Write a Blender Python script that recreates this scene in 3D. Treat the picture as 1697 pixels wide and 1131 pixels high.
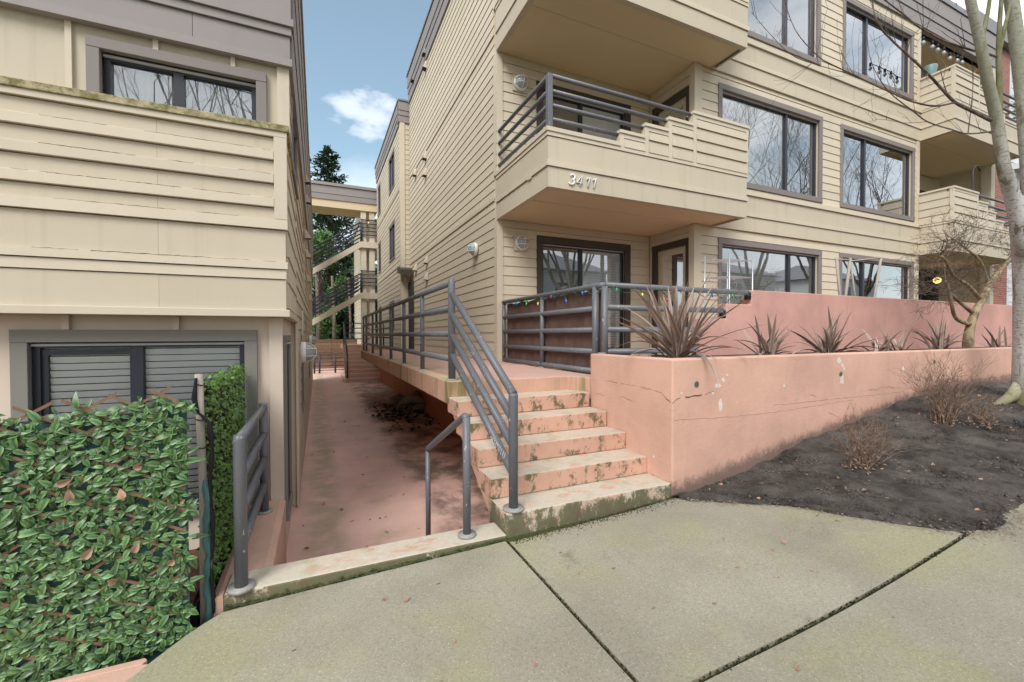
import bpy, math, random
import numpy as np
from mathutils import Vector, Matrix
R = math.radians
for o in list(bpy.data.objects): bpy.data.objects.remove(o)
SC = bpy.context.scene
# ------------------------------------------------------------------ camera
YAW, PIT, ROL, FPX = R(24.274), R(.8564), R(-.1491), 712.57
CAM = np.array([0., 0., 1.5])
FW = np.array([math.sin(YAW)*math.cos(PIT), math.cos(YAW)*math.cos(PIT), -math.sin(PIT)])
RT = np.array([math.cos(YAW), -math.sin(YAW), 0.]); UP = np.cross(RT, FW)
RT, UP = RT*math.cos(ROL)+UP*math.sin(ROL), -RT*math.sin(ROL)+UP*math.cos(ROL)
cd = bpy.data.cameras.new('camera'); cam = bpy.data.objects.new('camera', cd); SC.collection.objects.link(cam)
cd.sensor_width = 36; cd.lens = FPX/1697*36; cd.clip_start = .05; cd.clip_end = 3000
cam.matrix_world = Matrix(((RT[0], UP[0], -FW[0], CAM[0]), (RT[1], UP[1], -FW[1], CAM[1]), (RT[2], UP[2], -FW[2], CAM[2]), (0, 0, 0, 1)))
SC.camera = cam
SC.render.resolution_x, SC.render.resolution_y = 1024, 682
SC.render.engine = 'CYCLES'
SC.view_settings.view_transform = 'Standard'; SC.view_settings.look = 'None'
SC.view_settings.gamma = 1; SC.view_settings.use_curve_mapping = False
SC.view_settings.exposure = .76
SC.cycles.max_bounces = 10; SC.cycles.transparent_max_bounces = 16; SC.cycles.diffuse_bounces = 6
# ------------------------------------------------------------------ sky and sun
CLD = FW+RT*(606-848.5)/FPX-UP*(187-565.5)/FPX; CLD = [float(q) for q in CLD/np.linalg.norm(CLD)]   # the small cloud's direction
SUN_EL, SUN_AZ = R(46), R(224)          # azimuth clockwise from +Y: behind the camera, to its left
W = bpy.data.worlds.new('World'); SC.world = W; W.use_nodes = True
nt = W.node_tree; nt.nodes.clear(); N = nt.nodes.new; L = nt.links.new
sky = N('ShaderNodeTexSky'); sky.sky_type = 'NISHITA'; sky.sun_disc = False
sky.sun_elevation = SUN_EL; sky.sun_rotation = SUN_AZ; sky.air_density = 1.0; sky.dust_density = 1.0; sky.ozone_density = 1.5
b1 = N('ShaderNodeBackground'); b1.inputs[1].default_value = .125; tn = N('ShaderNodeMix'); tn.data_type = 'RGBA'; tn.blend_type = 'MULTIPLY'; tn.inputs[0].default_value = 1; tn.inputs[7].default_value = (.97, 1.10, .93, 1); L(sky.outputs[0], tn.inputs[6]); L(tn.outputs[2], b1.inputs[0])
b2 = N('ShaderNodeBackground'); b2.inputs[0].default_value = (.95, .965, 1, 1); b2.inputs[1].default_value = .86
def vm(op, a, b=None):
    q = N('ShaderNodeVectorMath'); q.operation = op
    for i, x in enumerate((a, b)):
        if x is None: continue
        if isinstance(x, tuple): q.inputs[i].default_value = x
        else: L(x, q.inputs[i])
    return q.outputs['Value'] if op in ('DISTANCE', 'DOT_PRODUCT', 'LENGTH') else q.outputs[0]
def ss(x, a, b, lo=0., hi=1.):
    q = N('ShaderNodeMapRange'); q.interpolation_type = 'SMOOTHSTEP'; L(x, q.inputs[0])
    for i, k in enumerate((a, b, lo, hi)): q.inputs[i+1].default_value = k
    return q.outputs[0]
def mt(op, a, b):
    q = N('ShaderNodeMath'); q.operation = op
    for i, x in enumerate((a, b)):
        if isinstance(x, (int, float)): q.inputs[i].default_value = x
        else: L(x, q.inputs[i])
    return q.outputs[0]
def nse(scale, det, loc, sc=(1, 1, 2.2)):
    mp = N('ShaderNodeMapping'); L(DIR, mp.inputs[0]); mp.inputs['Location'].default_value = loc; mp.inputs['Scale'].default_value = sc
    q = N('ShaderNodeTexNoise'); q.inputs['Scale'].default_value = scale; q.inputs['Detail'].default_value = det; q.inputs['Roughness'].default_value = .58; L(mp.outputs[0], q.inputs['Vector']); return q
tc = N('ShaderNodeTexCoord'); DIR = vm('NORMALIZE', tc.outputs['Generated'])
sx = N('ShaderNodeSeparateXYZ'); L(DIR, sx.inputs[0])
cover = ss(nse(1.9, 9, (3.1, 1.7, .4)).outputs[0], .26, .50)                    # broken cloud over most of the sky
gap = ss(vm('DISTANCE', DIR, (-.10, .84, .53)), .38, .95)                       # the blue opening over the alley
cover = mt('MULTIPLY', cover, gap)
wob = vm('SCALE', vm('SUBTRACT', nse(13, 7, (5, 2, 1)).outputs['Color'], (.5, .5, .5))); wob.node.inputs['Scale'].default_value = .13
puff = vm('DISTANCE', vm('MULTIPLY', vm('ADD', DIR, wob), (1, 1, 1.9)), (CLD[0], CLD[1], CLD[2]*1.9))
cover = mt('MAXIMUM', cover, ss(puff, .095, .020, 0, .56))
low = mt('ADD', sx.outputs[2], mt('MULTIPLY', mt('SUBTRACT', nse(5, 6, (1, 8, 2)).outputs[0], .5), .14))
cover = mt('MAXIMUM', cover, ss(low, .40, .27, 0, .58))                          # bank of cloud towards the horizon
cover = mt('MAXIMUM', cover, .10)                                               # thin veil
mx = N('ShaderNodeMixShader'); L(cover, mx.inputs[0]); L(b1.outputs[0], mx.inputs[1]); L(b2.outputs[0], mx.inputs[2])
wo = N('ShaderNodeOutputWorld'); L(mx.outputs[0], wo.inputs[0])
sl = bpy.data.lights.new('sun', 'SUN'); sl.energy = 2.0; sl.angle = R(28); sl.color = (1, .975, .94)
sun = bpy.data.objects.new('sun', sl); SC.collection.objects.link(sun)
sd = Vector((math.sin(SUN_AZ)*math.cos(SUN_EL), math.cos(SUN_AZ)*math.cos(SUN_EL), math.sin(SUN_EL)))
sun.rotation_euler = sd.to_track_quat('Z', 'Y').to_euler(); sun.location = (-8, -8, 20)
# ------------------------------------------------------------------ pixel helpers: a pixel is a direction, the plane gives the distance
def ray(x, y): return FW+RT*(x-848.5)/FPX-UP*(y-565.5)/FPX
def onz(x, y, z): d = ray(x, y); return CAM+d*(z-1.5)/d[2]
def onx(x, y, X): d = ray(x, y); return CAM+d*X/d[0]
def ony(x, y, Y): d = ray(x, y); return CAM+d*Y/d[1]
# ------------------------------------------------------------------ mesh helpers
COL = SC.collection
def link(o, parent=None):
    COL.objects.link(o)
    if parent is not None:
        o.parent = parent
        o.matrix_parent_inverse = Matrix.Translation(-parent.location)     # every location below is a world location
    return o
def tag(o, label, cat, group=None):
    o['label'] = label; o['category'] = cat
    if group: o['group'] = group
    return o
def thing(name, label, cat, loc=(0, 0, 0), group=None):
    o = bpy.data.objects.new(name, None); o.location = loc; o.empty_display_size = .1; COL.objects.link(o)
    return tag(o, label, cat, group)
def struct(o): o['kind'] = 'structure'; return o
def stuff(o): o['kind'] = 'stuff'; return o
def mesh(name, v, f, mat, parent=None, smooth=False, bevel=0):
    me = bpy.data.meshes.new(name); me.from_pydata([tuple(map(float, p)) for p in v], [], f); me.update()
    if mat is not None:
        for m in (mat if isinstance(mat, (list, tuple)) else [mat]): me.materials.append(m)
    if smooth: me.polygons.foreach_set('use_smooth', [True]*len(me.polygons))
    o = bpy.data.objects.new(name, me); link(o, parent)
    if bevel:
        b = o.modifiers.new('bevel', 'BEVEL'); b.width = bevel; b.segments = 2; b.limit_method = 'ANGLE'
    return o
BF = [(0, 3, 2, 1), (4, 5, 6, 7), (0, 1, 5, 4), (1, 2, 6, 5), (2, 3, 7, 6), (3, 0, 4, 7)]
def bv(x0, x1, y0, y1, z0, z1):
    return [(x0, y0, z0), (x1, y0, z0), (x1, y1, z0), (x0, y1, z0), (x0, y0, z1), (x1, y0, z1), (x1, y1, z1), (x0, y1, z1)]
class MB:
    def __init__(s): s.v = []; s.f = []
    def add(s, v, f):
        n = len(s.v); s.v += list(v); s.f += [tuple(i+n for i in q) for q in f]; return s
    def box(s, *a): return s.add(bv(*a), BF)
    def tube(s, pts, r, n=8, caps=True):
        v, f = tubev(pts, r, n, caps); return s.add(v, f)
    def out(s, name, mat, parent=None, smooth=False, bevel=0): return mesh(name, s.v, s.f, mat, parent, smooth, bevel)
def box(name, mat, x0, x1, y0, y1, z0, z1, parent=None, bevel=0):
    return mesh(name, bv(x0, x1, y0, y1, z0, z1), BF, mat, parent, False, bevel)
def tubev(pts, r, n=8, caps=True):
    P = [Vector(p) for p in pts]; k = len(P); rr = r if isinstance(r, (list, tuple)) else [r]*k
    v = []; f = []; t0 = (P[1]-P[0]).normalized()
    a = Vector((0, 0, 1)) if abs(t0.z) < .9 else Vector((1, 0, 0)); u = t0.cross(a).normalized()
    for i in range(k):
        t = (P[min(i+1, k-1)]-P[max(i-1, 0)]); t = t.normalized() if t.length > 1e-9 else t0
        u = (u-t*u.dot(t)); u = u.normalized() if u.length > 1e-6 else t.orthogonal().normalized()
        w = t.cross(u)
        for j in range(n):
            an = 2*math.pi*j/n; q = P[i]+(u*math.cos(an)+w*math.sin(an))*rr[i]; v.append((q.x, q.y, q.z))
    for i in range(k-1):
        for j in range(n):
            b = i*n; c = (j+1) % n; f.append((b+j, b+c, b+n+c, b+n+j))
    if caps: f.append(tuple(range(n-1, -1, -1))); f.append(tuple(range((k-1)*n, k*n)))
    return v, f
def tube(name, mat, pts, r, parent=None, n=12, caps=True):
    v, f = tubev(pts, r, n, caps); o = mesh(name, v, f, mat, parent, True)
    return o
def prism(name, mat, poly, axis, a0, a1, parent=None, bevel=0):
    """poly of 2-D points swept along axis ('x': points are (y,z); 'z': points are (x,y); 'y': (x,z))"""
    n = len(poly); P = {'x': lambda p, a: (a, p[0], p[1]), 'y': lambda p, a: (p[0], a, p[1]), 'z': lambda p, a: (p[0], p[1], a)}[axis]
    v = [P(p, a0) for p in poly]+[P(p, a1) for p in poly]
    f = [tuple(range(n))[::-1], tuple(range(n, 2*n))]+[(i, (i+1) % n, n+(i+1) % n, n+i) for i in range(n)]
    o = mesh(name, v, f, mat, parent, False, 0)
    import bmesh
    bm = bmesh.new(); bm.from_mesh(o.data); bmesh.ops.recalc_face_normals(bm, faces=bm.faces); bm.to_mesh(o.data); bm.free()
    if bevel:
        b = o.modifiers.new('bevel', 'BEVEL'); b.width = bevel; b.segments = 2; b.limit_method = 'ANGLE'
    return o
# wall frames: u runs along the wall, d outwards, z up
def FY(p): return lambda u, d, z: (u, p-d, z)        # wall facing -Y
def FX(p): return lambda u, d, z: (p-d, u, z)        # wall facing -X
def FP(p): return lambda u, d, z: (p+d, u, z)        # wall facing +X
FI = [tuple(q[::-1]) for q in BF]
def fv(F, u0, u1, d0, d1, z0, z1):
    return [F(u0, d1, z0), F(u1, d1, z0), F(u1, d0, z0), F(u0, d0, z0), F(u0, d1, z1), F(u1, d1, z1), F(u1, d0, z1), F(u0, d0, z1)]
def fbox(name, mat, F, u0, u1, d0, d1, z0, z1, parent=None, bevel=0):
    return mesh(name, fv(F, u0, u1, d0, d1, z0, z1), BF if F(0, 0, 0)[1] != 0 or F(0, 1, 0)[0] > F(0, 0, 0)[0] else FI, mat, parent, False, bevel)
# ------------------------------------------------------------------ materials
def mat(name):
    m = bpy.data.materials.new(name); m.use_nodes = True; t = m.node_tree
    return m, t, t.nodes['Principled BSDF']
class G:
    """small node-graph helper"""
    def __init__(s, t):
        s.t = t; s.pos = t.nodes.new('ShaderNodeNewGeometry')
    def n(s, k, **kw):
        q = s.t.nodes.new(k)
        for a, b in kw.items(): setattr(q, a, b)
        return q
    def l(s, a, b): s.t.links.new(a, b)
    def put(s, sock, x):
        if isinstance(x, (int, float)): sock.default_value = x
        elif isinstance(x, tuple): sock.default_value = x if len(x) == 4 or sock.type == 'VECTOR' else (*x, 1)
        else: s.l(x, sock)
    def scaled(s, sc, loc=(0, 0, 0)):
        m = s.n('ShaderNodeMapping'); s.l(s.pos.outputs['Position'], m.inputs[0])
        m.inputs['Scale'].default_value = sc if isinstance(sc, tuple) else (sc,)*3; m.inputs['Location'].default_value = loc
        return m.outputs[0]
    def noise(s, scale, det=4, rough=.55, sc=(1, 1, 1), loc=(0, 0, 0), dist=0):
        q = s.n('ShaderNodeTexNoise'); s.l(s.scaled(sc, loc), q.inputs['Vector'])
        q.inputs['Scale'].default_value = scale; q.inputs['Detail'].default_value = det; q.inputs['Roughness'].default_value = rough; q.inputs['Distortion'].default_value = dist
        return q.outputs[0]
    def ramp(s, x, a, b, lo=0., hi=1.):
        q = s.n('ShaderNodeMapRange'); q.interpolation_type = 'SMOOTHSTEP'; s.put(q.inputs[0], x)
        q.inputs[1].default_value = a; q.inputs[2].default_value = b; q.inputs[3].default_value = lo; q.inputs[4].default_value = hi
        return q.outputs[0]
    def mix(s, fac, a, b, mode='MIX'):
        q = s.n('ShaderNodeMix', data_type='RGBA', blend_type=mode); s.put(q.inputs[0], fac); s.put(q.inputs[6], a); s.put(q.inputs[7], b)
        return q.outputs[2]
    def math(s, op, a, b=0.):
        q = s.n('ShaderNodeMath', operation=op); s.put(q.inputs[0], a); s.put(q.inputs[1], b); return q.outputs[0]
    def xyz(s, which='Position'):
        q = s.n('ShaderNodeSeparateXYZ'); s.l(s.pos.outputs[which], q.inputs[0]); return q.outputs
    def rnd(s): return s.n('ShaderNodeObjectInfo').outputs['Random']
    def bump(s, h, strength, dist, bsdf):
        q = s.n('ShaderNodeBump'); s.put(q.inputs['Height'], h); q.inputs['Strength'].default_value = strength; q.inputs['Distance'].default_value = dist
        s.l(q.outputs[0], bsdf.inputs['Normal'])
def paint(name, col, rough=.6, var=.12, scale=1.5, grain=0, grain_sc=(1, 1, 1), streak=.0, rand=.06, spec=.3, dirt=None):
    """painted or plain surface: slow blotches, fine grain bump, optional vertical streaks, small change of tone from piece to piece"""
    m, t, b = mat(name); g = G(t)
    c = g.mix(g.noise(scale, 6, .6), tuple(x*(1-var) for x in col), tuple(min(1, x*(1+var)) for x in col))
    if rand:
        k = g.math('MULTIPLY_ADD', g.rnd(), rand*2); t.nodes[-1].inputs[2].default_value = 1-rand
        c = g.mix(1., c, k, 'MULTIPLY')
    if streak:
        s_ = g.ramp(g.noise(6, 5, .6, (1, 1, .06)), .52, .75, 0, streak)
        c = g.mix(s_, c, dirt or (.16, .14, .1))
    g.put(b.inputs['Base Color'], c); b.inputs['Roughness'].default_value = rough; b.inputs['Specular IOR Level'].default_value = spec
    if grain: g.bump(g.noise(40, 5, .65, grain_sc), grain, .004, b)
    return m
BEIGE = (.575, .503, .385)
M_SIDE = paint('beige_siding_paint', BEIGE, .62, .06, .8, .25, (1, 1, 12), .14, .055, dirt=(.30, .25, .17))
M_PANEL = paint('beige_panel_paint', (.515, .452, .345), .6, .09, .7, .2, (1, 1, .3), .30, .03, dirt=(.30, .26, .18))
M_TRIMB = paint('beige_trim_paint', (.56, .495, .385), .6, .07, 2, .25, (1, 1, 1), .10, .04, dirt=(.3, .26, .18))
M_SOFF = paint('beige_soffit_paint', (.62, .495, .33), .65, .05, 1.2, .05, rand=.02)
M_FASC = paint('mauve_fascia_paint', (.265, .238, .229), .55, .09, 1.1, .15, (1, 1, .2), .15, .03, dirt=(.17, .15, .145))
M_TAUPE = paint('taupe_window_trim', (.21, .183, .170), .55, .08, 2, .2, rand=.05)
M_GREY = paint('grey_window_trim', (.20, .195, .17), .6, .1, 3, .35, (6, 6, 1), rand=.04)
M_DKTRIM = paint('dark_brown_trim', (.062, .052, .043), .5, .12, 3, .2, rand=.05)
M_FRAME = paint('dark_window_frame', (.018, .02, .030), .35, .1, 4, rand=.0, spec=.5)
M_ALU = paint('pale_track', (.42, .41, .42), .4, .1, 4, rand=0)
M_DOOR = paint('cream_door', (.56, .49, .36), .5, .05, 2)
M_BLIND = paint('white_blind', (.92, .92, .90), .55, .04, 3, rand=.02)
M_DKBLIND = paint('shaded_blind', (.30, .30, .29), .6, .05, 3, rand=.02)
M_CURT = paint('grey_curtain', (.36, .37, .40), .8, .2, 3)
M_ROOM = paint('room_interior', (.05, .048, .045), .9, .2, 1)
M_BLACK = paint('black_rubber', (.012, .012, .013), .5, .2, 3)
M_WHITEP = paint('white_enamel', (.80, .80, .78), .35, .04, 3, spec=.5)
M_NUM = paint('white_metal_numeral', (.82, .82, .84), .35, .02, 3)
M_WOODD = paint('weathered_wood', (.16, .095, .06), .8, .35, 6, .5, (1, 8, 8), rand=.25)
M_LATT = paint('brown_lattice_wood', (.22, .135, .085), .8, .25, 12, .5, rand=.15)
M_TEAL = paint('teal_shade_cloth', (.055, .13, .125), .85, .25, 9, .3, rand=.03)
M_GRNCARP = paint('green_turf_mat', (.06, .20, .11), .95, .2, 20, .6)
M_BRSCREEN = paint('brown_screen_cloth', (.125, .075, .062), .85, .45, 3, .4, (1, 1, 1), .35, dirt=(.2, .15, .14))
M_WIRE = paint('galvanised_wire', (.5, .52, .54), .35, .1, 6); M_WIRE.node_tree.nodes['Principled BSDF'].inputs['Metallic'].default_value = .6
M_GWIRE = paint('green_wire', (.03, .10, .05), .5, .1, 6)
M_GUTTER = paint('grey_roof_metal', (.22, .22, .235), .5, .08, 1)

def m_rail():
    m, t, b = mat('blue_grey_rail_paint'); g = G(t)
    c = g.mix(g.noise(3, 5), (.095, .098, .112), (.145, .148, .163))
    ch = g.ramp(g.noise(38, 6, .7, (1, 1, .45)), .63, .67)
    c = g.mix(ch, c, (.55, .54, .50))
    ru = g.math('MULTIPLY', g.ramp(g.noise(9, 6, .75, loc=(3, 5, 1)), .63, .68), g.ramp(g.noise(1.1, 2, loc=(7, 1, 2)), .56, .62))
    c = g.mix(ru, c, (.20, .075, .04))
    g.put(b.inputs['Base Color'], c); b.inputs['Roughness'].default_value = .42; b.inputs['Specular IOR Level'].default_value = .45
    g.bump(g.noise(55, 4), .12, .003, b); return m
M_RAIL = m_rail()

def m_pink(name, col, kind):
    """kind: wall, bed (planter wall with mud splash along the soil line), step, floor"""
    m, t, b = mat(name); g = G(t); x, y, z = g.xyz(); nx, ny, nzv = g.xyz('Normal')
    c = g.mix(g.ramp(g.noise(1.2, 7, .6), .3, .7), tuple(q*.88 for q in col), tuple(min(1, q*1.1) for q in col))
    c = g.mix(g.ramp(g.noise(5, 6, .65, (1, 1, .25)), .5, .8, 0, .35), c, tuple(q*.68 for q in col))
    if kind == 'bed':
        soil = g.math('MULTIPLY_ADD', g.math('MINIMUM', x, 7.7), .15); t.nodes[-1].inputs[2].default_value = -.46
        h = g.math('SUBTRACT', z, soil); h = g.math('SUBTRACT', h, g.math('MULTIPLY', g.noise(11, 9, .8, (1, 1, .7)), .34))
        c = g.mix(g.ramp(h, -.10, .03, .85, 0), c, (.14, .10, .085))
        chip = g.math('MULTIPLY', g.ramp(g.noise(7, 5, .6, loc=(1, 2, 3)), .735, .75), g.ramp(g.noise(1.3, 2, loc=(4, 4, 4)), .5, .56))
        c = g.mix(chip, c, (.72, .66, .60))
        crk = g.math('MULTIPLY', g.ramp(g.math('ABSOLUTE', g.math('SUBTRACT', z, g.math('MULTIPLY_ADD', g.noise(2.6, 5, .7), .16))), .0, .006, 1, 0), g.ramp(g.noise(1.7, 3, loc=(9, 2, 5)), .46, .56, 0, .8))
        for q in t.nodes:
            if q.type == 'MATH' and q.operation == 'MULTIPLY_ADD' and abs(q.inputs[1].default_value-.16) < 1e-6: q.inputs[2].default_value = .74
        c = g.mix(crk, c, (.16, .09, .07))
    if kind in ('step', 'kerb'):
        top = g.ramp(nzv, .6, .8)
        lo, hi = (.34, .47) if kind == 'step' else (.33, .5)
        peel = g.ramp(g.noise(5.5, 8, .68, (1, 1.6, 1), loc=(2, 0, 5)), lo, hi)
        # treads are worn through to the pale cement mostly on the lower steps
        low = g.ramp(z, .75, .05, .8, 1.) if kind == 'step' else 1.
        pc = g.mix(g.noise(30, 4, .7), (.42, .37, .285), (.60, .545, .45))
        c = g.mix(g.math('MULTIPLY', g.math('MULTIPLY', top, peel), low), c, pc)
        grn = g.math('MULTIPLY', top, g.ramp(g.noise(4, 5, .6, loc=(8, 8, 8)), .5, .75, 0, .6)); c = g.mix(grn, c, (.27, .26, .13))
        side = g.math('SUBTRACT', 1., top)
        fl = g.math('MULTIPLY', g.math('MULTIPLY', side, g.ramp(z, .165, .135)), g.ramp(g.noise(7, 7, .7, loc=(1, 4, 2)), .35, .55, .1, .85)); c = g.mix(fl, c, pc)
        lowm = g.ramp(z, .22, -.02, 0., .13)
        mo = g.ramp(g.math('ADD', g.noise(6.5, 10, .78, (1, 1, .7), loc=(5, 1, 3)), lowm), .505, .59)
        mc = g.mix(g.noise(9, 6, .8), (.022, .022, .016), (.13, .14, .05))
        c = g.mix(g.math('MULTIPLY', g.math('MULTIPLY', side, mo), .85), c, mc)
    if kind == 'slab':
        st = g.math('MULTIPLY', g.ramp(g.noise(7, 5, .7, (1, 1, .05)), .46, .62), g.ramp(g.noise(.7, 3, .6, loc=(0, 3, 0)), .38, .6, .15, .9))
        side = g.ramp(g.math('ABSOLUTE', nzv), .7, .4)
        c = g.mix(g.math('MULTIPLY', side, st), c, (.16, .15, .05))
        up = g.ramp(nzv, .6, .8); c = g.mix(up, c, g.mix(g.noise(2, 6, .65), (.50, .30, .24), (.60, .40, .33)))
        edge = g.math('MULTIPLY', g.math('MULTIPLY', up, g.ramp(x, 1.95, 1.35, 0, .75)), g.ramp(g.noise(2.2, 6, .65), .38, .6))
        c = g.mix(edge, c, (.30, .33, .14))
    if kind == 'floor':
        c = g.mix(g.ramp(g.noise(.9, 8, .62, (1, .7, 1)), .4, .65, 0, .7), c, (.62, .44, .37))
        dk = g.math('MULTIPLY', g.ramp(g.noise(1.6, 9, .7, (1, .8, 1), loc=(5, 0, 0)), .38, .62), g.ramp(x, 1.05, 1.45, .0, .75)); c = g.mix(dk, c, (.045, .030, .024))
        gr = g.math('MULTIPLY', g.ramp(g.math('ABSOLUTE', g.math('SUBTRACT', x, .05)), .05, .30, 1, 0), g.ramp(g.noise(3.2, 6, .6), .35, .6, 0, .75)); c = g.mix(gr, c, (.40, .33, .22))
        g2 = g.ramp(g.noise(1.3, 5, .6, loc=(2, 9, 0)), .56, .72, 0, .4); c = g.mix(g2, c, (.30, .28, .12))
    g.put(b.inputs['Base Color'], c); b.inputs['Roughness'].default_value = .8 if kind != 'floor' else .62; b.inputs['Specular IOR Level'].default_value = .25
    g.bump(g.math('ADD', g.noise(28, 6, .7), g.math('MULTIPLY', g.noise(4, 4), .8)), .6, .008, b); return m
PINK = (.62, .378, .29)
M_PINK = m_pink('pink_stucco', (.58, .325, .275), 'wall')
M_BED = m_pink('salmon_planter_stucco', PINK, 'bed')
M_STEP = m_pink('salmon_step_paint', (.57, .345, .255), 'step')
M_KERB = m_pink('worn_salmon_kerb', (.56, .345, .255), 'kerb')
M_SLAB = m_pink('salmon_slab_stained', (.56, .34, .25), 'slab')
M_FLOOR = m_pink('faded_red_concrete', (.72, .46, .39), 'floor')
M_SALM = m_pink('plain_salmon_stucco', (.56, .36, .275), 'wall')
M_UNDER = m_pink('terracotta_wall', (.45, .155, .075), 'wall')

def m_conc():
    m, t, b = mat('sidewalk_concrete'); g = G(t)
    c = g.mix(g.ramp(g.noise(.9, 8, .6), .3, .7), (.265, .243, .188), (.355, .332, .262))
    k = g.math('MULTIPLY_ADD', g.rnd(), .16); t.nodes[-1].inputs[2].default_value = .90; c = g.mix(1., c, k, 'MULTIPLY')
    c = g.mix(g.ramp(g.noise(1.3, 7, .6, loc=(3, 1, 0)), .42, .70, 0, .6), c, (.32, .315, .16))
    c = g.mix(g.ramp(g.noise(.8, 9, .7, loc=(7, 2, 0)), .56, .74, 0, .55), c, (.17, .15, .14))
    c = g.mix(g.ramp(g.noise(70, 5, .85), .42, .72, 0, .6), c, (.12, .11, .085))
    c = g.mix(g.ramp(g.noise(110, 3, .7, loc=(1, 1, 1)), .60, .68, 0, .55), c, (.62, .6, .54))
    c = g.mix(g.ramp(g.noise(2.2, 8, .72, loc=(1, 6, 0)), .60, .70, 0, .5), c, (.12, .11, .09))
    g.put(b.inputs['Base Color'], c); b.inputs['Roughness'].default_value = .86; b.inputs['Specular IOR Level'].default_value = .2
    g.bump(g.math('ADD', g.noise(130, 4, .8), g.math('MULTIPLY', g.noise(9, 6, .6), 1.2)), .5, .005, b); return m
M_CONC = m_conc()
M_CHIP = paint('bare_plaster_chip', (.66, .60, .54), .9, .15, 30, .4)
M_HOLE = paint('dull_pipe_end', (.10, .09, .085), .8, .4, 40)
def m_soil(name, a, b_, sp):
    m, t, b = mat(name); g = G(t)
    c = g.mix(g.ramp(g.noise(3, 9, .7), .3, .7), a, b_)
    c = g.mix(g.ramp(g.noise(65, 5, .85), .60, .70, 0, .8), c, sp)
    c = g.mix(g.ramp(g.noise(.9, 5, .6, loc=(3, 3, 1)), .55, .7, 0, .35), c, (.06, .06, .03))
    g.put(b.inputs['Base Color'], c); b.inputs['Roughness'].default_value = .95; b.inputs['Specular IOR Level'].default_value = .15
    g.bump(g.math('ADD', g.noise(60, 6, .8), g.math('MULTIPLY', g.noise(8, 6, .7), 1.5)), .9, .02, b); return m
M_SOIL = m_soil('bare_dark_soil', (.042, .036, .031), (.14, .124, .112), (.36, .30, .24))
M_BARK = m_soil('bark_mulch', (.06, .03, .02), (.16, .08, .055), (.30, .18, .12))
M_GAP = m_soil('mossy_joint_soil', (.02, .02, .015), (.06, .065, .02), (.12, .10, .07))
M_GRASS = m_soil('winter_lawn', (.05, .07, .02), (.10, .12, .04), (.16, .14, .07))
M_ASPH = m_soil('street_asphalt', (.04, .04, .042), (.065, .065, .067), (.12, .12, .12))
M_MOSS = paint('dull_moss', (.05, .062, .02), .95, .4, 9, .6)

def m_glass(name='window_glass', kf=2.8, ka=.12):
    m, t, b = mat(name); t.nodes.remove(b); g = G(t)
    tr = g.n('ShaderNodeBsdfTransparent'); tr.inputs[0].default_value = (.95, .97, .975, 1)
    gl = g.n('ShaderNodeBsdfGlossy'); gl.inputs['Roughness'].default_value = .006; gl.inputs[0].default_value = (.94, .97, 1, 1)
    bp = g.n('ShaderNodeBump'); bp.inputs['Strength'].default_value = .035; bp.inputs['Distance'].default_value = .05; g.l(g.noise(.9, 2), bp.inputs['Height']); g.l(bp.outputs[0], gl.inputs['Normal'])
    fr = g.n('ShaderNodeFresnel'); fr.inputs[0].default_value = 1.62
    k = g.math('MULTIPLY_ADD', fr.outputs[0], kf); t.nodes[-1].inputs[2].default_value = ka; t.nodes[-1].use_clamp = True
    mxs = g.n('ShaderNodeMixShader'); g.l(k, mxs.inputs[0]); g.l(tr.outputs[0], mxs.inputs[1]); g.l(gl.outputs[0], mxs.inputs[2])
    g.l(mxs.outputs[0], t.nodes['Material Output'].inputs[0]); return m
M_GLASS = m_glass(); M_CLEAR = m_glass('clear_window_glass', 1.0, .02)
def m_bark(name, kind):
    m, t, b = mat(name); g = G(t); x, y, z = g.xyz()
    if kind == 'birch':
        c = g.mix(g.noise(5, 6, .7), (.42, .41, .39), (.66, .65, .64))
        c = g.mix(g.ramp(g.noise(17, 6, .78, (1, 1, 2.6)), .52, .60, 0, .85), c, (.15, .14, .115))
        c = g.mix(g.ramp(g.noise(4.2, 6, .7, (1.6, 1.6, .12)), .56, .63, 0, .9), c, (.15, .13, .085))
        c = g.mix(g.ramp(z, 1.05, .68, 0, .8), c, (.22, .20, .075))
        c = g.mix(g.ramp(g.noise(1.6, 6, .65, (1, 1, .5), loc=(4, 0, 2)), .45, .65, 0, .6), c, (.20, .185, .12))
        c = g.mix(g.ramp(z, 3.0, 4.5, 0, .55), c, g.mix(g.noise(3, 5), (.14, .15, .05), (.33, .33, .24)))
        bs = .8
    elif kind == 'moss':
        c = g.mix(g.ramp(g.noise(5, 5, .6), .35, .65), (.10, .11, .035), (.20, .19, .12)); bs = .5
    elif kind == 'tan':
        c = g.mix(g.ramp(g.noise(9, 6, .7, (1, 1, .5)), .35, .65), (.13, .09, .055), (.34, .27, .17)); bs = .5
    elif kind == 'shrub':
        c = g.mix(g.ramp(g.noise(14, 5, .7), .35, .65), (.12, .075, .055), (.34, .245, .18)); bs = .4
    else:
        c = g.mix(g.ramp(g.noise(9, 5, .7), .35, .65), (.075, .055, .045), (.20, .155, .125)); bs = .4
    g.put(b.inputs['Base Color'], c); b.inputs['Roughness'].default_value = .85; b.inputs['Specular IOR Level'].default_value = .2
    g.bump(g.noise(24, 6, .75, (1, 1, .4)), bs, .012, b); return m
M_SHRB = m_bark('shrub_bark', 'shrub')
M_BIRCH, M_MBR, M_TAN, M_TWIG = m_bark('birch_bark', 'birch'), m_bark('mossy_bark', 'moss'), m_bark('tan_bark', 'tan'), m_bark('twig_bark', 'twig')
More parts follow.
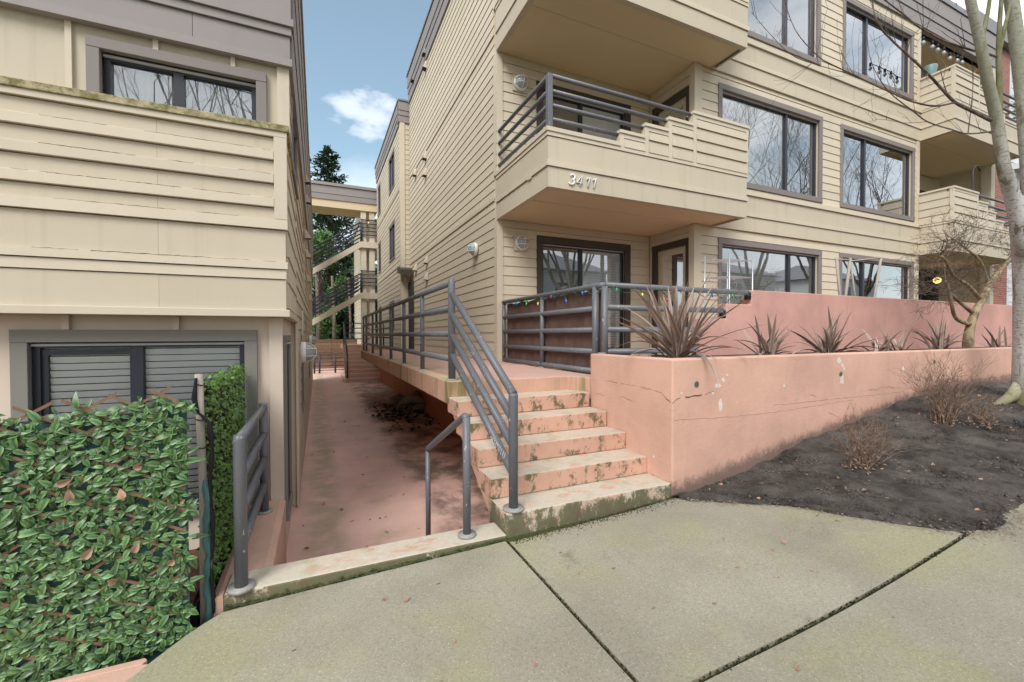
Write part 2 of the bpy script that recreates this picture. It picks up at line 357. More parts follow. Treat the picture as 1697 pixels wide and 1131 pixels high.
def m_leaf(name, inner, outer, rough=.4, var=.35, hue=0):
    """colour runs from the midrib to the rim by the mesh attribute 'rim'; 'tone' shifts whole leaves"""
    m, t, b = mat(name); g = G(t)
    a = g.n('ShaderNodeAttribute', attribute_name='rim'); k = g.n('ShaderNodeAttribute', attribute_name='tone')
    c = g.mix(a.outputs['Fac'], inner, outer)
    v = g.math('MULTIPLY_ADD', g.math('ADD', g.math('MULTIPLY', k.outputs['Fac'], .7), g.math('MULTIPLY', g.rnd(), .3)), 2*var); t.nodes[-1].inputs[2].default_value = 1-var
    c = g.mix(1., c, v, 'MULTIPLY')
    g.put(b.inputs['Base Color'], c); b.inputs['Roughness'].default_value = rough; b.inputs['Specular IOR Level'].default_value = .4
    return m
M_IVY = m_leaf('artificial_leaf', (.030, .095, .048), (.165, .285, .085), .36, .6)
M_BOX = m_leaf('small_green_leaf', (.04, .12, .025), (.16, .28, .06), .38)
M_PHOR = m_leaf('bronze_flax_blade', (.17, .115, .085), (.42, .32, .27), .42)
M_CONI = m_leaf('conifer_needles', (.035, .070, .038), (.085, .14, .075), .6)
M_SHRUBG = m_leaf('bright_evergreen', (.05, .12, .03), (.13, .24, .07), .5)
M_MONDO = m_leaf('black_grass_blade', (.02, .022, .028), (.07, .08, .095), .4)
M_DEAD = m_leaf('dead_leaf', (.26, .15, .09), (.36, .24, .17), .7)
def m_brick():
    m, t, b = mat('red_brick'); g = G(t)
    q = g.n('ShaderNodeTexBrick'); cx = g.n('ShaderNodeCombineXYZ'); x, y, z = g.xyz()
    g.l(g.math('ADD', x, y), cx.inputs[0]); g.l(z, cx.inputs[1]); g.l(cx.outputs[0], q.inputs['Vector'])
    q.inputs['Color1'].default_value = (.34, .105, .065, 1); q.inputs['Color2'].default_value = (.20, .075, .06, 1); q.inputs['Mortar'].default_value = (.34, .29, .25, 1)
    q.inputs['Scale'].default_value = 1; q.inputs['Brick Width'].default_value = .23; q.inputs['Row Height'].default_value = .078; q.inputs['Mortar Size'].default_value = .007
    g.l(q.outputs[0], b.inputs['Base Color']); b.inputs['Roughness'].default_value = .85; return m
M_BRICK = m_brick()
def m_emit(name, col, s):
    m, t, b = mat(name); b.inputs['Base Color'].default_value = (*col, 1); b.inputs['Emission Color'].default_value = (*col, 1); b.inputs['Emission Strength'].default_value = s; return m
M_LAMPON = m_emit('lit_lamp', (1, .66, .22), 1.6)
def m_globe():
    m, t, b = mat('frosted_globe'); b.inputs['Base Color'].default_value = (.36, .39, .41, 1); b.inputs['Roughness'].default_value = .22; b.inputs['Specular IOR Level'].default_value = .6; return m
M_GLOBE = m_globe()
def bulbm(n, c):
    m, t, b = mat(n); b.inputs['Base Color'].default_value = (*c, 1); b.inputs['Roughness'].default_value = .15; b.inputs['Specular IOR Level'].default_value = .7; return m
M_BULBS = [bulbm('red_bulb', (.55, .03, .02)), bulbm('blue_bulb', (.03, .14, .55)), bulbm('green_bulb', (.02, .34, .12)), bulbm('yellow_bulb', (.72, .55, .03)), bulbm('purple_bulb', (.36, .03, .30))]
M_CLEARB = bulbm('clear_bulb', (.30, .31, .31))
# ------------------------------------------------------------------ building kit
BOARD = {}
def board(F, u0, u1, z0, z1, parent, m=None, name='siding_board', t=.020, fid=None):
    L_, h = round(u1-u0, 3), round(z1-z0, 3)
    key = (fid or id(F), L_, h, t, m.name if m else '')
    if key not in BOARD:
        g = .007
        v = [F(0, t, 0), F(L_, t, 0), F(L_, -.006, 0), F(0, -.006, 0), F(0, .008, h-g), F(L_, .008, h-g), F(L_, -.006, h-g), F(0, -.006, h-g)]
        me = bpy.data.meshes.new(name); me.from_pydata(v, [], BF if F(0, 0, 0)[1] != 0 or F(0, 1, 0)[0] > F(0, 0, 0)[0] else FI); me.materials.append(m or M_SIDE); BOARD[key] = me
    o = bpy.data.objects.new(name, BOARD[key]); a, b = F(u0, 0, z0), F(0, 0, 0)
    o.location = (a[0]-b[0], a[1]-b[1], a[2]-b[2]); link(o, parent); return o
def minus(a, b, cuts):
    """interval a..b without the cut intervals"""
    out = []; c = a
    for x, y in sorted(cuts):
        if y <= c or x >= b: continue
        if x > c+.01: out.append((c, x))
        c = max(c, y)
    if c < b-.01: out.append((c, b))
    return out
def siding(F, u0, u1, z0, z1, p, opens, parent, m=None, skip=()):
    """lapped boards, cut round the openings (u0,u1,z0,z1); skip = belt heights where a deeper joint runs"""
    z = z0
    while z < z1-.02:
        za, zb = z, min(z+p, z1)
        cuts = [(a, b) for a, b, c, d in opens if c < zb-.004 and d > za+.004]
        for a, b in minus(u0, u1, cuts): board(F, a, b, za, zb, parent, m)
        for a, b, c, d in opens:
            if c < zb-.004 and d > za+.004:
                for q, r in minus(za, zb, [(c, d)]):
                    if r-q > .025: board(F, max(a, u0), min(b, u1), q, r, parent, m)
        z += p
def wall(F, u0, u1, z0, z1, opens, parent, m=None, d0=-.26, d1=-.008, name='wall'):
    mb = MB(); us = sorted({u0, u1, *[max(u0, min(u1, q)) for o in opens for q in o[:2]]})
    fc = BF if F(0, 0, 0)[1] != 0 or F(0, 1, 0)[0] > F(0, 0, 0)[0] else FI
    for a, b in zip(us, us[1:]):
        if b-a < 1e-4: continue
        for c, d in minus(z0, z1, [(o[2], o[3]) for o in opens if o[0] < b-1e-5 and o[1] > a+1e-5]): mb.add(fv(F, a, b, d0, d1, c, d), fc)
    return mb.out(name, m or M_SIDE, parent)
def fc_of(F): return BF if F(0, 0, 0)[1] != 0 or F(0, 1, 0)[0] > F(0, 0, 0)[0] else FI
def ring(F, u0, u1, z0, z1, w, d0, d1, wt=None, wb=None):
    wt = wt or w; wb = w if wb is None else wb
    mb = MB(); fc = fc_of(F)
    mb.add(fv(F, u0, u1, d0, d1, z1-wt, z1), fc)
    if wb: mb.add(fv(F, u0, u1, d0, d1+.004, z0, z0+wb), fc)
    mb.add(fv(F, u0, u0+w, d0, d1-.003, z0+wb, z1-wt), fc); mb.add(fv(F, u1-w, u1, d0, d1-.003, z0+wb, z1-wt), fc)
    return mb
def slats(F, u0, u1, z0, z1, d, pitch=.056, tilt=.0252, w=.008):
    mb = MB(); z = z1
    while z > z0:
        mb.add([F(u0, d-w, z-tilt), F(u1, d-w, z-tilt), F(u1, d+w, z+tilt), F(u0, d+w, z+tilt)], [(0, 1, 2, 3)]); z -= pitch
    return mb
def curtain(F, u0, u1, z0, z1, d, n=24, amp=.02):
    mb = MB(); v = []
    for i in range(n*3+1):
        u = u0+(u1-u0)*i/(n*3); q = d+amp*math.sin(i*2.1)+amp*.5*math.sin(i*.77); v += [F(u, q, z0), F(u, q, z1)]
    mb.add(v, [(2*i, 2*i+2, 2*i+3, 2*i+1) for i in range(n*3)]); return mb
def window(F, u0, u1, z0, z1, parent, tw=.11, trim=None, mull=(.5,), covers=(), fw=.045, rec=-.055, wb=None, label=None, proud=.036, blind_z=None, glass=None, deep=.9):
    """trim ring = the window part; frame, panes, blinds and the room behind are its pieces. covers: one of b/d/c/n per light"""
    w = ring(F, u0, u1, z0, z1, tw, -.02, proud, wb=wb).out('window', trim or M_TAUPE, parent, bevel=.004)
    if label: w['label'] = label
    b_ = tw if wb is None else wb
    a, b, c, d = u0+tw, u1-tw, z0+b_, z1-tw; fc = fc_of(F)
    mb = ring(F, a, b, c, d, fw, rec-.07, rec+.005)
    xs = [a+fw]
    for k in mull:
        x = a+(b-a)*k; mb.add(fv(F, x-fw*.8, x+fw*.8, rec-.068, rec+.012, c+fw, d-fw), fc); xs += [x-fw*.8, x+fw*.8]
    xs.append(b-fw); mb.out('frame', M_FRAME, w)
    fbox('track', M_ALU, F, a+.004, b-.004, rec+.006, rec+.028, d-.03, d-.012, w)
    for i in range(0, len(xs), 2):
        p0, p1 = xs[i], xs[i+1]
        mesh('pane', [F(p0, rec-.03, c+fw), F(p1, rec-.03, c+fw), F(p1, rec-.03, d-fw), F(p0, rec-.03, d-fw)], [(0, 1, 2, 3)], glass or M_GLASS, w)
        k = covers[i//2] if i//2 < len(covers) else 'n'
        zb = c+.01 if blind_z is None else blind_z
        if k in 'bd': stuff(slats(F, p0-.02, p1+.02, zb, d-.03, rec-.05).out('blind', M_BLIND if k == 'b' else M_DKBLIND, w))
        if k == 'w': curtain(F, p0-.01, p1+.02, c, d, rec-.10).out('sheer_curtain', M_BLIND, w, smooth=True)
        if k == 'c': curtain(F, p0-.01, p1+.02, c, d, rec-.13).out('curtain', M_CURT, w, smooth=True)
    e = rec-deep
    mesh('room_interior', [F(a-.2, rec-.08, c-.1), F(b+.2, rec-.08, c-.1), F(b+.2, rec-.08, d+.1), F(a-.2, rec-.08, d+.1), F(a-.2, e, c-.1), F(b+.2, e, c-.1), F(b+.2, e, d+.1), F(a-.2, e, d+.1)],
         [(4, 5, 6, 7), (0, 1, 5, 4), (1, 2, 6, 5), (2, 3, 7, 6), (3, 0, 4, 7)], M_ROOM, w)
    return w
def opening(u0, u1, z0, z1, tw=.11): return (u0+tw, u1-tw, z0+tw, z1-tw)

# ------------------------------------------------------------------ right building
PIT_ = .1815
XR, YB, YF, YC = 3.1, 7.5, 6.24, 5.5        # side wall, recess wall, main front, balcony front
S1, S2, S3 = 3.65, 6.765, 9.87              # undersides of first and second balcony, bottom of the fascia
FLO = .99
rb = thing('apartment_building', 'large beige apartment building with lapped siding and projecting balconies marked 3411', 'building', (9, 8, .9))
Fs, Fb, Ff, Fr = FX(XR), FY(YB), FY(YF), FX(6.75)
# alley side wall
wall(Fs, YB+.02, 15.85, .6, S3, [], rb)
BELT = [(4.09, .02), (7.19, .02)]
rj = random.Random(2); z = 1.0
while z < S3-.02:
    q = rj.choice([9.3, 10.2, 11.1, 12.4, 13.3])+rj.uniform(-.15, .15); e = min(z+PIT_, S3)
    board(Fs, YB+.13, round(q, 2), z, e, rb); board(Fs, round(q, 2)+.003, 15.85, z, e, rb); z += PIT_
fbox('belt_trim', M_SIDE, Fs, YB+.13, 15.85, .02, .034, 4.05, 4.13, rb); fbox('belt_trim', M_SIDE, Fs, YB+.13, 15.85, .02, .034, 7.16, 7.24, rb)
# fascia of the roof: three boards on the alley side, the same on the front
def fascia(F, u0, u1, zb, parent, n=3, h=1.0, proud=.05):
    zs = [zb, zb+h*.30, zb+h*.52, zb+h*.92]
    for i in range(3): fbox('fascia_board', M_FASC, F, u0, u1, -.05, proud+.02*i, zs[i]+.006, zs[i+1]-.006, parent)
    fbox('fascia_backing', M_FASC, F, u0, u1, -.2, proud-.02, zb, zb+h*.95, parent)
    fbox('roof_edge', M_GUTTER, F, u0-.01, u1+.01, -.25, proud+.07, zb+h*.93, zb+h, parent)
fascia(Fs, YB-.05, 15.85, S3, rb)
# corner board at the alley corner
for za, zb_ in ((.99, S1), (S1+.86, S2), (S2+.86, S3)):
    box('corner_board', M_TRIMB, XR-.035, XR+.09, YB-.035, YB+.13, za, zb_, rb)
# recess back walls and recess side walls, three floors
def level(z0, z1, k):
    dz = z0-FLO if k else 0
    h = {0: 3.44, 1: 6.43, 2: 9.5}[k]; zb_ = z0+.06 if k else z0+.04
    opn = [(3.91, 6.2, zb_, h)]
    wall(Fb, XR+.02, 7.0, z0-.1, z1+.2, [opening(*opn[0])], rb)
    if k < 2: siding(Fb, XR+.09, 6.72, z0, z1+.02, PIT_, opn, rb)
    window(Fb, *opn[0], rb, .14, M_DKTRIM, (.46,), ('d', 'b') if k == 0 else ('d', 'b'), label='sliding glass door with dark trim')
    op2 = [(6.31, 7.39, zb_-.03, h-.02)]
    wall(Fr, YF+.02, YB, z0-.1, z1+.2, [opening(*op2[0])], rb)
    if k < 2: siding(Fr, YF+.12, YB-.03, z0, z1+.02, PIT_, op2, rb)
    w = ring(Fr, *op2[0], .13, -.02, .036, wb=.05).out('door', M_DKTRIM, rb); w['label'] = 'cream balcony door with a glazed panel in a dark frame'
    a, b, c, d = 6.44, 7.26, zb_+.03, h-.15
    ring(Fr, a, b, c, d, .13, -.07, -.03, wb=.22).out('door_leaf', M_DOOR, w)
    mesh('pane', [Fr(a+.13, -.05, c+.22), Fr(b-.13, -.05, c+.22), Fr(b-.13, -.05, d-.13), Fr(a+.13, -.05, d-.13)], [(0, 1, 2, 3)], M_GLASS, w)
    stuff(slats(Fr, a+.13, b-.13, c+.22, d-.13, -.09, .04, .017, .009).out('blind', M_BLIND, w))
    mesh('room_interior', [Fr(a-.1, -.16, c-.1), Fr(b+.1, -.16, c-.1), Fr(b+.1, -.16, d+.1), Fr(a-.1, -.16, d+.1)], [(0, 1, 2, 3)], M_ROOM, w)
    box('corner_board', M_TRIMB, 6.70, 6.90, YF-.035, YF+.10, z0, z1, rb)
level(FLO, S1, 0); level(S1+.25, S2, 1); level(S2+.25, S3, 2)
# main front: windows in two bays on three floors
W1 = [(7.37, 10.76, 1.75, 3.44), (11.45, 14.83, 1.75, 3.455)]
W2 = [(7.36, 10.755, 4.555, 6.545), (11.46, 14.84, 4.55, 6.535)]
W3 = [(7.36, 10.66, 7.71, 9.60), (11.52, 14.72, 7.80, 9.60)]
wall(Ff, 6.80, 15.05, .6, S3, [opening(*o) for o in W1+W2+W3], rb)
siding(Ff, 6.90, 14.93, 1.10, S1, PIT_, W1, rb)
siding(Ff, 6.90, 14.93, 4.50, S2, PIT_, W2, rb)
siding(Ff, 6.90, 14.93, 7.66, S3, PIT_, W3, rb)
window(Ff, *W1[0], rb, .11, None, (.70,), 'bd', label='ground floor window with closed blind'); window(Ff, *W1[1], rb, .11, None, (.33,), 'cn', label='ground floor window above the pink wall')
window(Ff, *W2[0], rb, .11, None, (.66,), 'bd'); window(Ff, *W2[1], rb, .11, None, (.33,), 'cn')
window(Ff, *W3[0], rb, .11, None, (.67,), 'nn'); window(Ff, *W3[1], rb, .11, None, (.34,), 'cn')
def band(u0, u1, zb, F, parent, top=True):
    """projecting belt of flat panels between the floors"""
    fbox('band_panel', M_PANEL, F, u0, u1, -.02, .050, zb, zb+.292, parent)
    fbox('band_batten', M_TRIMB, F, u0, u1, -.02, .074, zb+.303, zb+.381, parent)
    fbox('band_panel', M_PANEL, F, u0, u1, -.02, .050, zb+.391, zb+.728, parent)
    fbox('band_cap', M_TRIMB, F, u0, u1, -.02, .085, zb+.739, zb+.80, parent)
    fbox('band_ledge', M_TRIMB, F, u0, u1, -.02, .060, zb+.802, zb+.85, parent)
band(7.252, 15.048, S1, Ff, rb); band(7.252, 15.048, S2, Ff, rb)
fascia(Ff, 6.8, 19.6, S3, rb)
for za, zb_ in ((.99, S1), (S1+.86, S2), (S2+.86, S3)): box('corner_board', M_TRIMB, 14.93, 15.07, YF-.035, YF+.2, za, zb_, rb)
# stepped balconies
def balcony(X, zb, label, mirror=False):
    """X maps the near balcony's x to this one's; zb = underside"""
    def bx(n, m, a, b, y0, y1, z0, z1, p, bev=0):
        a, b = sorted((X(a), X(b))); return box(n, m, a, b, y0, y1, z0, z1, p, bev)
    A, B = 3.055, 7.25; d = zb-S1
    bal = bx('balcony', M_SOFF, A+.05, B-.05, YC+.05, YB+.1, zb+.02, zb+.24, rb); bal['label'] = label
    bx('soffit_seam', M_SOFF, A+.05, B-.05, YF-.02, YF+.03, zb+.012, zb+.02, bal)
    bx('soffit_edge', M_TRIMB, B-.11, B-.052, YC+.1, YF-.09, zb+.0, zb+.02, bal)
    Ds = ((.0, .293, 0, M_PANEL, 'panel'), (.303, .381, .022, M_TRIMB, 'batten'), (.391, .729, 0, M_PANEL, 'panel'), (.739, .797, .014, M_TRIMB, 'batten'))
    for z0, z1, pr, m, n in Ds:
        bx(n, m, A-pr, B+pr, YC-pr, YC+.1, zb+z0, zb+z1, bal)                     # front
        bx(n, m, A-pr, A+.1, YC+.101, YB-.04, zb+z0, zb+z1, bal)                  # alley side
        bx(n, m, B-.1, B+pr, YC+.101, YF-.03, zb+z0, zb+z1, bal)                  # far side
    bx('cap', M_TRIMB, A-.03, 4.345, YC-.03, YC+.13, zb+.8, zb+.86, bal); bx('cap', M_TRIMB, A-.03, A+.13, YC+.131, YB-.04, zb+.8, zb+.86, bal)
    ST = [(4.345, 4.845, 1.06), (4.845, 5.345, 1.262), (5.345, 5.90, 1.463), (5.90, 7.25, 1.68)]
    for a, b, h in ST:
        m = bx('parapet_step', M_PANEL, a+.004, b-.002 if b < 7 else B, YC+.012, YC+.10, zb+.80, zb+h-.05, bal)
        e = b if b < 7 else B+.03
        bx('cap', M_TRIMB, a-.012, e-.014 if b < 7 else e, YC-.03, YC+.13, zb+h-.048, zb+h, bal)
        bx('batten', M_TRIMB, a, a+.075, YC-.012, YC+.012, zb+.80, zb+h-.05, bal)
        bx('batten', M_TRIMB, a+.076, e-.002, YC-.010, YC+.012, zb+h-.115, zb+h-.05, bal)
        z = zb+.80; F = FY(YC+.006)
        while z < zb+h-.2:
            q, r = sorted((X(a+.078), X(min(e, 7.245)-.005))); board(F, q, r, z, min(z+.205, zb+h-.117), bal, M_PANEL, 'parapet_board', .03, fid=('bal',)); z += .205
    # far side parapet wall
    bx('parapet_side', M_PANEL, B-.1, B-.002, YC+.131, YF-.03, zb+.8, zb+1.63, bal); bx('cap', M_TRIMB, B-.13, B+.03, YC+.131, YF-.03, zb+1.632, zb+1.68, bal)
    bx('batten', M_TRIMB, B-.03, B+.018, YC-.012, YC+.07, zb+.8, zb+1.63, bal)
    Fe = FP(7.25) if not mirror else FX(X(7.25)); z = zb+.80
    while z < zb+1.5:
        board(Fe, YC+.075, YF-.04, z, min(z+.205, zb+1.57), bal, M_PANEL, 'parapet_board', .026, fid=('balside', mirror)); z += .205
    # rails
    hz = [1.645, 1.423, 1.215, 1.012]; ends = [5.92, 5.365, 4.865, 4.365]
    y = YC+.06; xl = A+.06
    for h, e in zip(hz, ends):
        tube('rail', M_RAIL, [(X(xl), y, zb+h), (X(e), y, zb+h)], .032, bal)
        tube('rail', M_RAIL, [(X(xl), y, zb+h), (X(xl), YB-.005, zb+h)], .032, bal); tube('rail_flange', M_RAIL, [(X(xl), YB-.02, zb+h), (X(xl), YB+.0, zb+h)], .055, bal)
    bx('post', M_RAIL, xl-.04, xl+.04, y-.04, y+.04, zb+.861, zb+1.66, bal, .006)
    return bal
balcony(lambda x: x, S1, 'lower stepped balcony carrying the number 3411')
balcony(lambda x: x, S2, 'upper stepped balcony, mostly underside showing')
MX = lambda x: 15.05+7.25-x
# far bay: recess back wall, side walls, balconies
Fb2 = FY(YB)
for k, (z0, z1) in enumerate(((FLO, S1), (S1+.25, S2), (S2+.25, S3))):
    if k:
        wall(Fb2, 15.05, 19.55, z0-.1, z1, [(16.3, 18.4, z0, z0+2.2)], rb); window(Fb2, 16.2, 18.5, z0+.02, z0+2.35, rb, .14, M_DKTRIM, (.5,), 'nn')
    else: box('carport_back', M_ROOM, 15.05, 19.55, 11.5, 11.6, 0, S1+.1, rb); box('carport_side', M_ROOM, 19.5, 19.55, YB, 11.5, 0, S1+.1, rb); box('carport_side', M_ROOM, 15.06, 15.1, YB, 11.5, 0, S1+.1, rb); box('carport_ceiling', M_ROOM, 15.05, 19.55, YB-.3, 11.6, S1+.05, S1+.09, rb)  # deep recess boxed in near-black, its shade put into the wall colour
    box('recess_side', M_SIDE, 15.02, 15.06, YF+.2, YB, z0-.1, z1, rb); box('corner_board', M_TRIMB, 19.4, 19.6, YF-.03, YF+.2, z0-.1, z1, rb)
balcony(MX, S1, 'far stepped balcony on the middle floor behind the twiggy tree', True)
balcony(MX, S2, 'far stepped balcony on the top floor with planters', True)
box('roof', M_GUTTER, XR-.02, 19.58, YF-.02, 15.8, S3+.9, S3+.95, rb)
box('ceiling', M_SOFF, XR+.1, 19.5, YF+.1, YB+.7, S3+.0, S3+.03, rb)
box('side_return', M_SIDE, 19.55, 19.75, YF, 15, .5, S3, rb)
box('foundation', M_PINK, XR, 19.6, YF+.06, YF+.3, .3, 1.0, rb)
# vents on the alley wall
def vent(F, u, z, parent, s=.11, m=None):
    v = [F(u-s, .02, z-s), F(u+s, .02, z-s), F(u+s, .02, z+s), F(u-s, .02, z+s), F(u-s, .14, z-s*.9), F(u+s, .14, z-s*.9), F(u+s*.8, .05, z+s), F(u-s*.8, .05, z+s)]
    o = mesh('vent_cover', v, [(0, 3, 2, 1), (4, 5, 6, 7), (1, 2, 6, 5), (2, 3, 7, 6), (3, 0, 4, 7)], m or M_TRIMB, parent)
    mesh('vent_mouth', [F(u-s*.9, .03, z-s*.9), F(u+s*.9, .03, z-s*.9), F(u+s*.9, .13, z-s*.85), F(u-s*.9, .13, z-s*.85)], [(0, 1, 2, 3)], M_BLACK, o)
for u, z in ((13.17, 10.14), (13.18, 9.72), (14.87, 10.25), (13.25, 7.01), (14.76, 7.01), (13.26, 6.5), (13.16, 3.8), (14.76, 3.79), (13.17, 3.29)): vent(Fs, u, z, rb, m=M_FASC if z > 10 else None)
# camera or floodlight box under the balcony
m = MB().box(3.03, 3.10, 6.0, 6.12, 3.93, 4.02).out('junction_box', M_TRIMB, rb)

# rear wing beyond the side wall
X2 = 2.80
rw = thing('rear_wing', 'narrow rear wing with beige lapped siding and small windows along the alley', 'building', (2.9, 19, .9))
F2 = FX(X2); F2f = FY(15.98)
R2 = 9.2
wn = []
for zc in (8.1, 5.28):
    for ua, ub in ((17.3, 18.75), (21.4, 22.3)): wn.append((ua, ub, zc-.75, zc+.75))
wn += [(17.6, 18.75, 1.7, 2.9), (21.4, 22.3, 1.7, 2.9)]
wall(F2, 16.0, 22.9, .6, R2, [opening(*o, .05) for o in wn], rw); wall(F2f, X2, 6, .6, R2, [], rw)
siding(F2, 16.14, 22.9, 1.0, R2, PIT_, wn, rw); siding(F2f, X2+.14, 3.2, 3.9, R2, PIT_, [], rw)
for o in wn: window(F2, *o, rw, .07, M_TAUPE, (.5,), 'nn', fw=.03, rec=.0)
box('corner_board', M_TRIMB, X2-.04, X2+.13, 15.94, 16.13, 1.0, R2, rw)
fascia(F2, 15.95, 22.9, R2, rw, h=.8); fascia(F2f, X2-.1, 3.3, R2, rw, h=.8)
fbox('belt_trim', M_SIDE, F2, 16.14, 22.9, .02, .034, 4.05, 4.13, rw); fbox('belt_trim', M_SIDE, F2, 16.14, 22.9, .02, .034, 6.85, 6.93, rw)
aw = prism('awning', M_DKTRIM, [(15.85, 3.72), (15.20, 3.60), (15.20, 3.78), (15.85, 3.95)], 'x', 2.62, 3.12, rw)
box('doorway', M_ROOM, 3.0, 3.085, 15.2, 15.9, 1.0, 3.4, rw); box('door_trim', M_TRIMB, 2.9, 3.1, 15.80, 15.93, 1.0, 3.6, rw)
box('wing_roof', M_GUTTER, X2, 6, 16, 22.9, R2+.7, R2+.76, rw)
# ------------------------------------------------------------------ left building
XL, YO, YW, YU = -.255, 4.31, 4.5, 4.74      # alley face, overhang front, lower wall, upper wall
lb = thing('left_apartment_building', 'beige building at the left with panelled overhang and mauve roof fascia', 'building', (-1.5, 5, -.6))
def zl(px, y, Y): return float(ony(px, y, Y)[2])
def xl(px, y, Y): return float(ony(px, y, Y)[0])
Fo, Fw, Fu = FY(YO), FY(YW), FY(YU)
XW = -5.0
# overhang front levels, read at its corner
zz = {k: zl(475, y, YO) for k, y in dict(capT=211.7, capB=222.9, t1=232, s1=270, s2=308, s3=347, s4=382.6, b1=447.7, b2=463.7, b3=514, b4=525.7).items()}
box('overhang_core', M_PANEL, XW, XL-.02, YO+.03, YU+.3, zz['b4']+.03, zz['capB'], lb)
fbox('ledge', M_TRIMB, Fo, XW, XL+.03, -.03, .03, zz['b4'], zz['b3'], lb, .004)
box('ledge', M_TRIMB, XL-.03, XL+.03, YO+.032, 6.0, zz['b4'], zz['b3'], lb, .004)
def panels(z0, z1, d=.0):
    for a, b in ((XW, -2.40), (-2.3985, -1.16), (-1.1585, XL)): fbox('panel', M_PANEL, Fo, a, b, -.03, d, z0, z1, lb)
panels(zz['b3'], zz['b2']-.006); fbox('batten', M_TRIMB, Fo, XW, XL+.004, -.03, .012, zz['b2']+.002, zz['b1']-.006, lb); fbox('batten', M_TRIMB, Fo, XW, XL+.016, -.03, .026, zz['b1']+.002, zz['b1']+.065, lb)
panels(zz['b1']+.065, zz['s4']-.006)
fbox('frame_rail', M_TRIMB, Fo, XW, XL+.018, -.03, .030, zz['s4']+.002, zz['s4']+.085, lb)
prev = zz['s4']+.085
for k in ('s3', 's2', 's1'):
    panels(prev, zz[k]-.006); fbox('batten', M_TRIMB, Fo, XW, XL-.085, -.03, .030, zz[k]+.002, zz[k]+.08, lb, .003); prev = zz[k]+.08
panels(prev, zz['t1']-.006); fbox('frame_rail', M_TRIMB, Fo, XW, XL+.018, -.03, .030, zz['t1']+.002, zz['capB'], lb)
fbox('frame_stile', M_TRIMB, Fo, XL-.083, XL+.018, -.03, .030, zz['s4']+.087, zz['t1'], lb, .003)
def m_mosscap():
    m, t, b = mat('lichen_cap'); g = G(t)
    c = g.mix(g.ramp(g.noise(14, 7, .75), .35, .65), (.16, .145, .05), (.46, .40, .25)); g.put(b.inputs['Base Color'], c); b.inputs['Roughness'].default_value = .95
    g.bump(g.noise(60, 6, .8), .9, .008, b); return m
M_CAP = m_mosscap()
box('parapet_cap', M_CAP, XW, XL+.035, YO-.045, YO+.16, zz['capB']+.001, zz['capT'], lb, .006)
box('parapet_cap', M_CAP, XL-.12, XL+.034, YO+.161, YU+.6, zz['capB']+.001, zz['capT']-.004, lb, .006)
# alley face of the overhang and long side wall: boards
FA = FP(XL)
ZR = 7.6
AWN = [(7.3, 8.3, .3, 1.5), (13.4, 14.4, .3, 1.5), (5.2, 6.4, 3.3, 4.4)]
wall(FA, YO+.06, 22.6, zz['b3']+.01, zz['capB'], [], lb, M_SIDE); wall(FA, YU+.03, 22.6, zz['capB']+.001, ZR, [opening(*AWN[2], .05)], lb, M_SIDE); wall(FA, 6.0, 22.6, -.75, zz['b3'], [opening(*o, .05) for o in AWN[:2]], lb, M_SIDE)
siding(FA, YO+.12, 6.0, zz['b3']+.02, zz['capB'], .235, [], lb, M_SIDE)
siding(FA, 6.0, 22.6, -.6, zz['capB'], .1815, [(7.3, 8.3, .3, 1.5), (13.4, 14.4, .3, 1.5), (9.0, 10.0, 2.5, 3.8)], lb, M_SIDE)
siding(FA, YU+.1, 22.6, zz['capB'], ZR-.02, .235, [(5.2, 6.4, 3.3, 4.4), (9.0, 10.0, 2.5, 3.8)], lb, M_SIDE)
for o in ((7.3, 8.3, .3, 1.5), (13.4, 14.4, .3, 1.5), (5.2, 6.4, 3.3, 4.4)): window(FA, *o, lb, .07, M_TAUPE, (.5,), 'nn', fw=.03, rec=.0, proud=.03)
for u, z in ((9.5, 4.6), (10.2, 4.4), (10.0, 3.6), (10.6, 3.3), (11.8, 2.9), (12.6, 6.2), (13.3, 6.0), (14, 2.6)): vent(FA, u, z, lb, .09)
# upper wall and its window
ZFB = zl(479, 117, YU)
uo = (xl(144, 61, YU), xl(442, 124.4, YU), zz['capT']-.75, zl(144, 61, YU))
wall(Fu, XW, XL, zz['capB']-.4, ZR, [opening(*uo, .07)], lb, M_PANEL)
window(Fu, *uo, lb, xl(167, 82.5, YU)-uo[0], M_TAUPE, (.46,), 'ww', label='upper window with taupe trim behind the lichen-covered parapet')
for px in ((109.6, 120.7), (254.5, 263.7), (382.6, 390)):
    a, b = xl(px[0], 100, YU), xl(px[1], 100, YU); fbox('batten', M_TRIMB, Fu, a, b, -.01, .02, zz['capB'] if px[0] < 200 else uo[3]+.001, ZFB, lb)
fbox('corner_board', M_TRIMB, Fu, xl(460, 200, YU), XL+.02, -.01, .025, zz['capB'], ZFB, lb)
# mauve fascia in lapped boards
zf = [ZFB, zl(479, 105, YU), zl(478, 66, YU), zl(480, 53, YU), zl(480, 41, YU)]
fbox('fascia_trim', M_FASC, Fu, XW, XL+.05, -.05, .075, zf[0], zf[1], lb)
for a, b in ((XW, -1.0), (-.996, XL+.03)): fbox('fascia_panel', M_FASC, Fu, a, b, -.05, .04, zf[1]+.002, zf[2]-.004, lb)
fbox('fascia_trim', M_FASC, Fu, XW, XL+.045, -.05, .062, zf[2]+.003, zf[3]-.004, lb); fbox('fascia_trim', M_FASC, Fu, XW, XL+.065, -.05, .085, zf[3]+.003, zf[4], lb)
fbox('fascia_panel', M_FASC, Fu, XW, XL+.04, -.05, .045, zf[4]+.003, zf[4]+1.1, lb)
for i in range(4): fbox('fascia_board', M_FASC, FA, YU+.02, 22.6, -.05, .05+.01*i, zf[0]+.45*i+.004, zf[0]+.45*i+.44, lb)
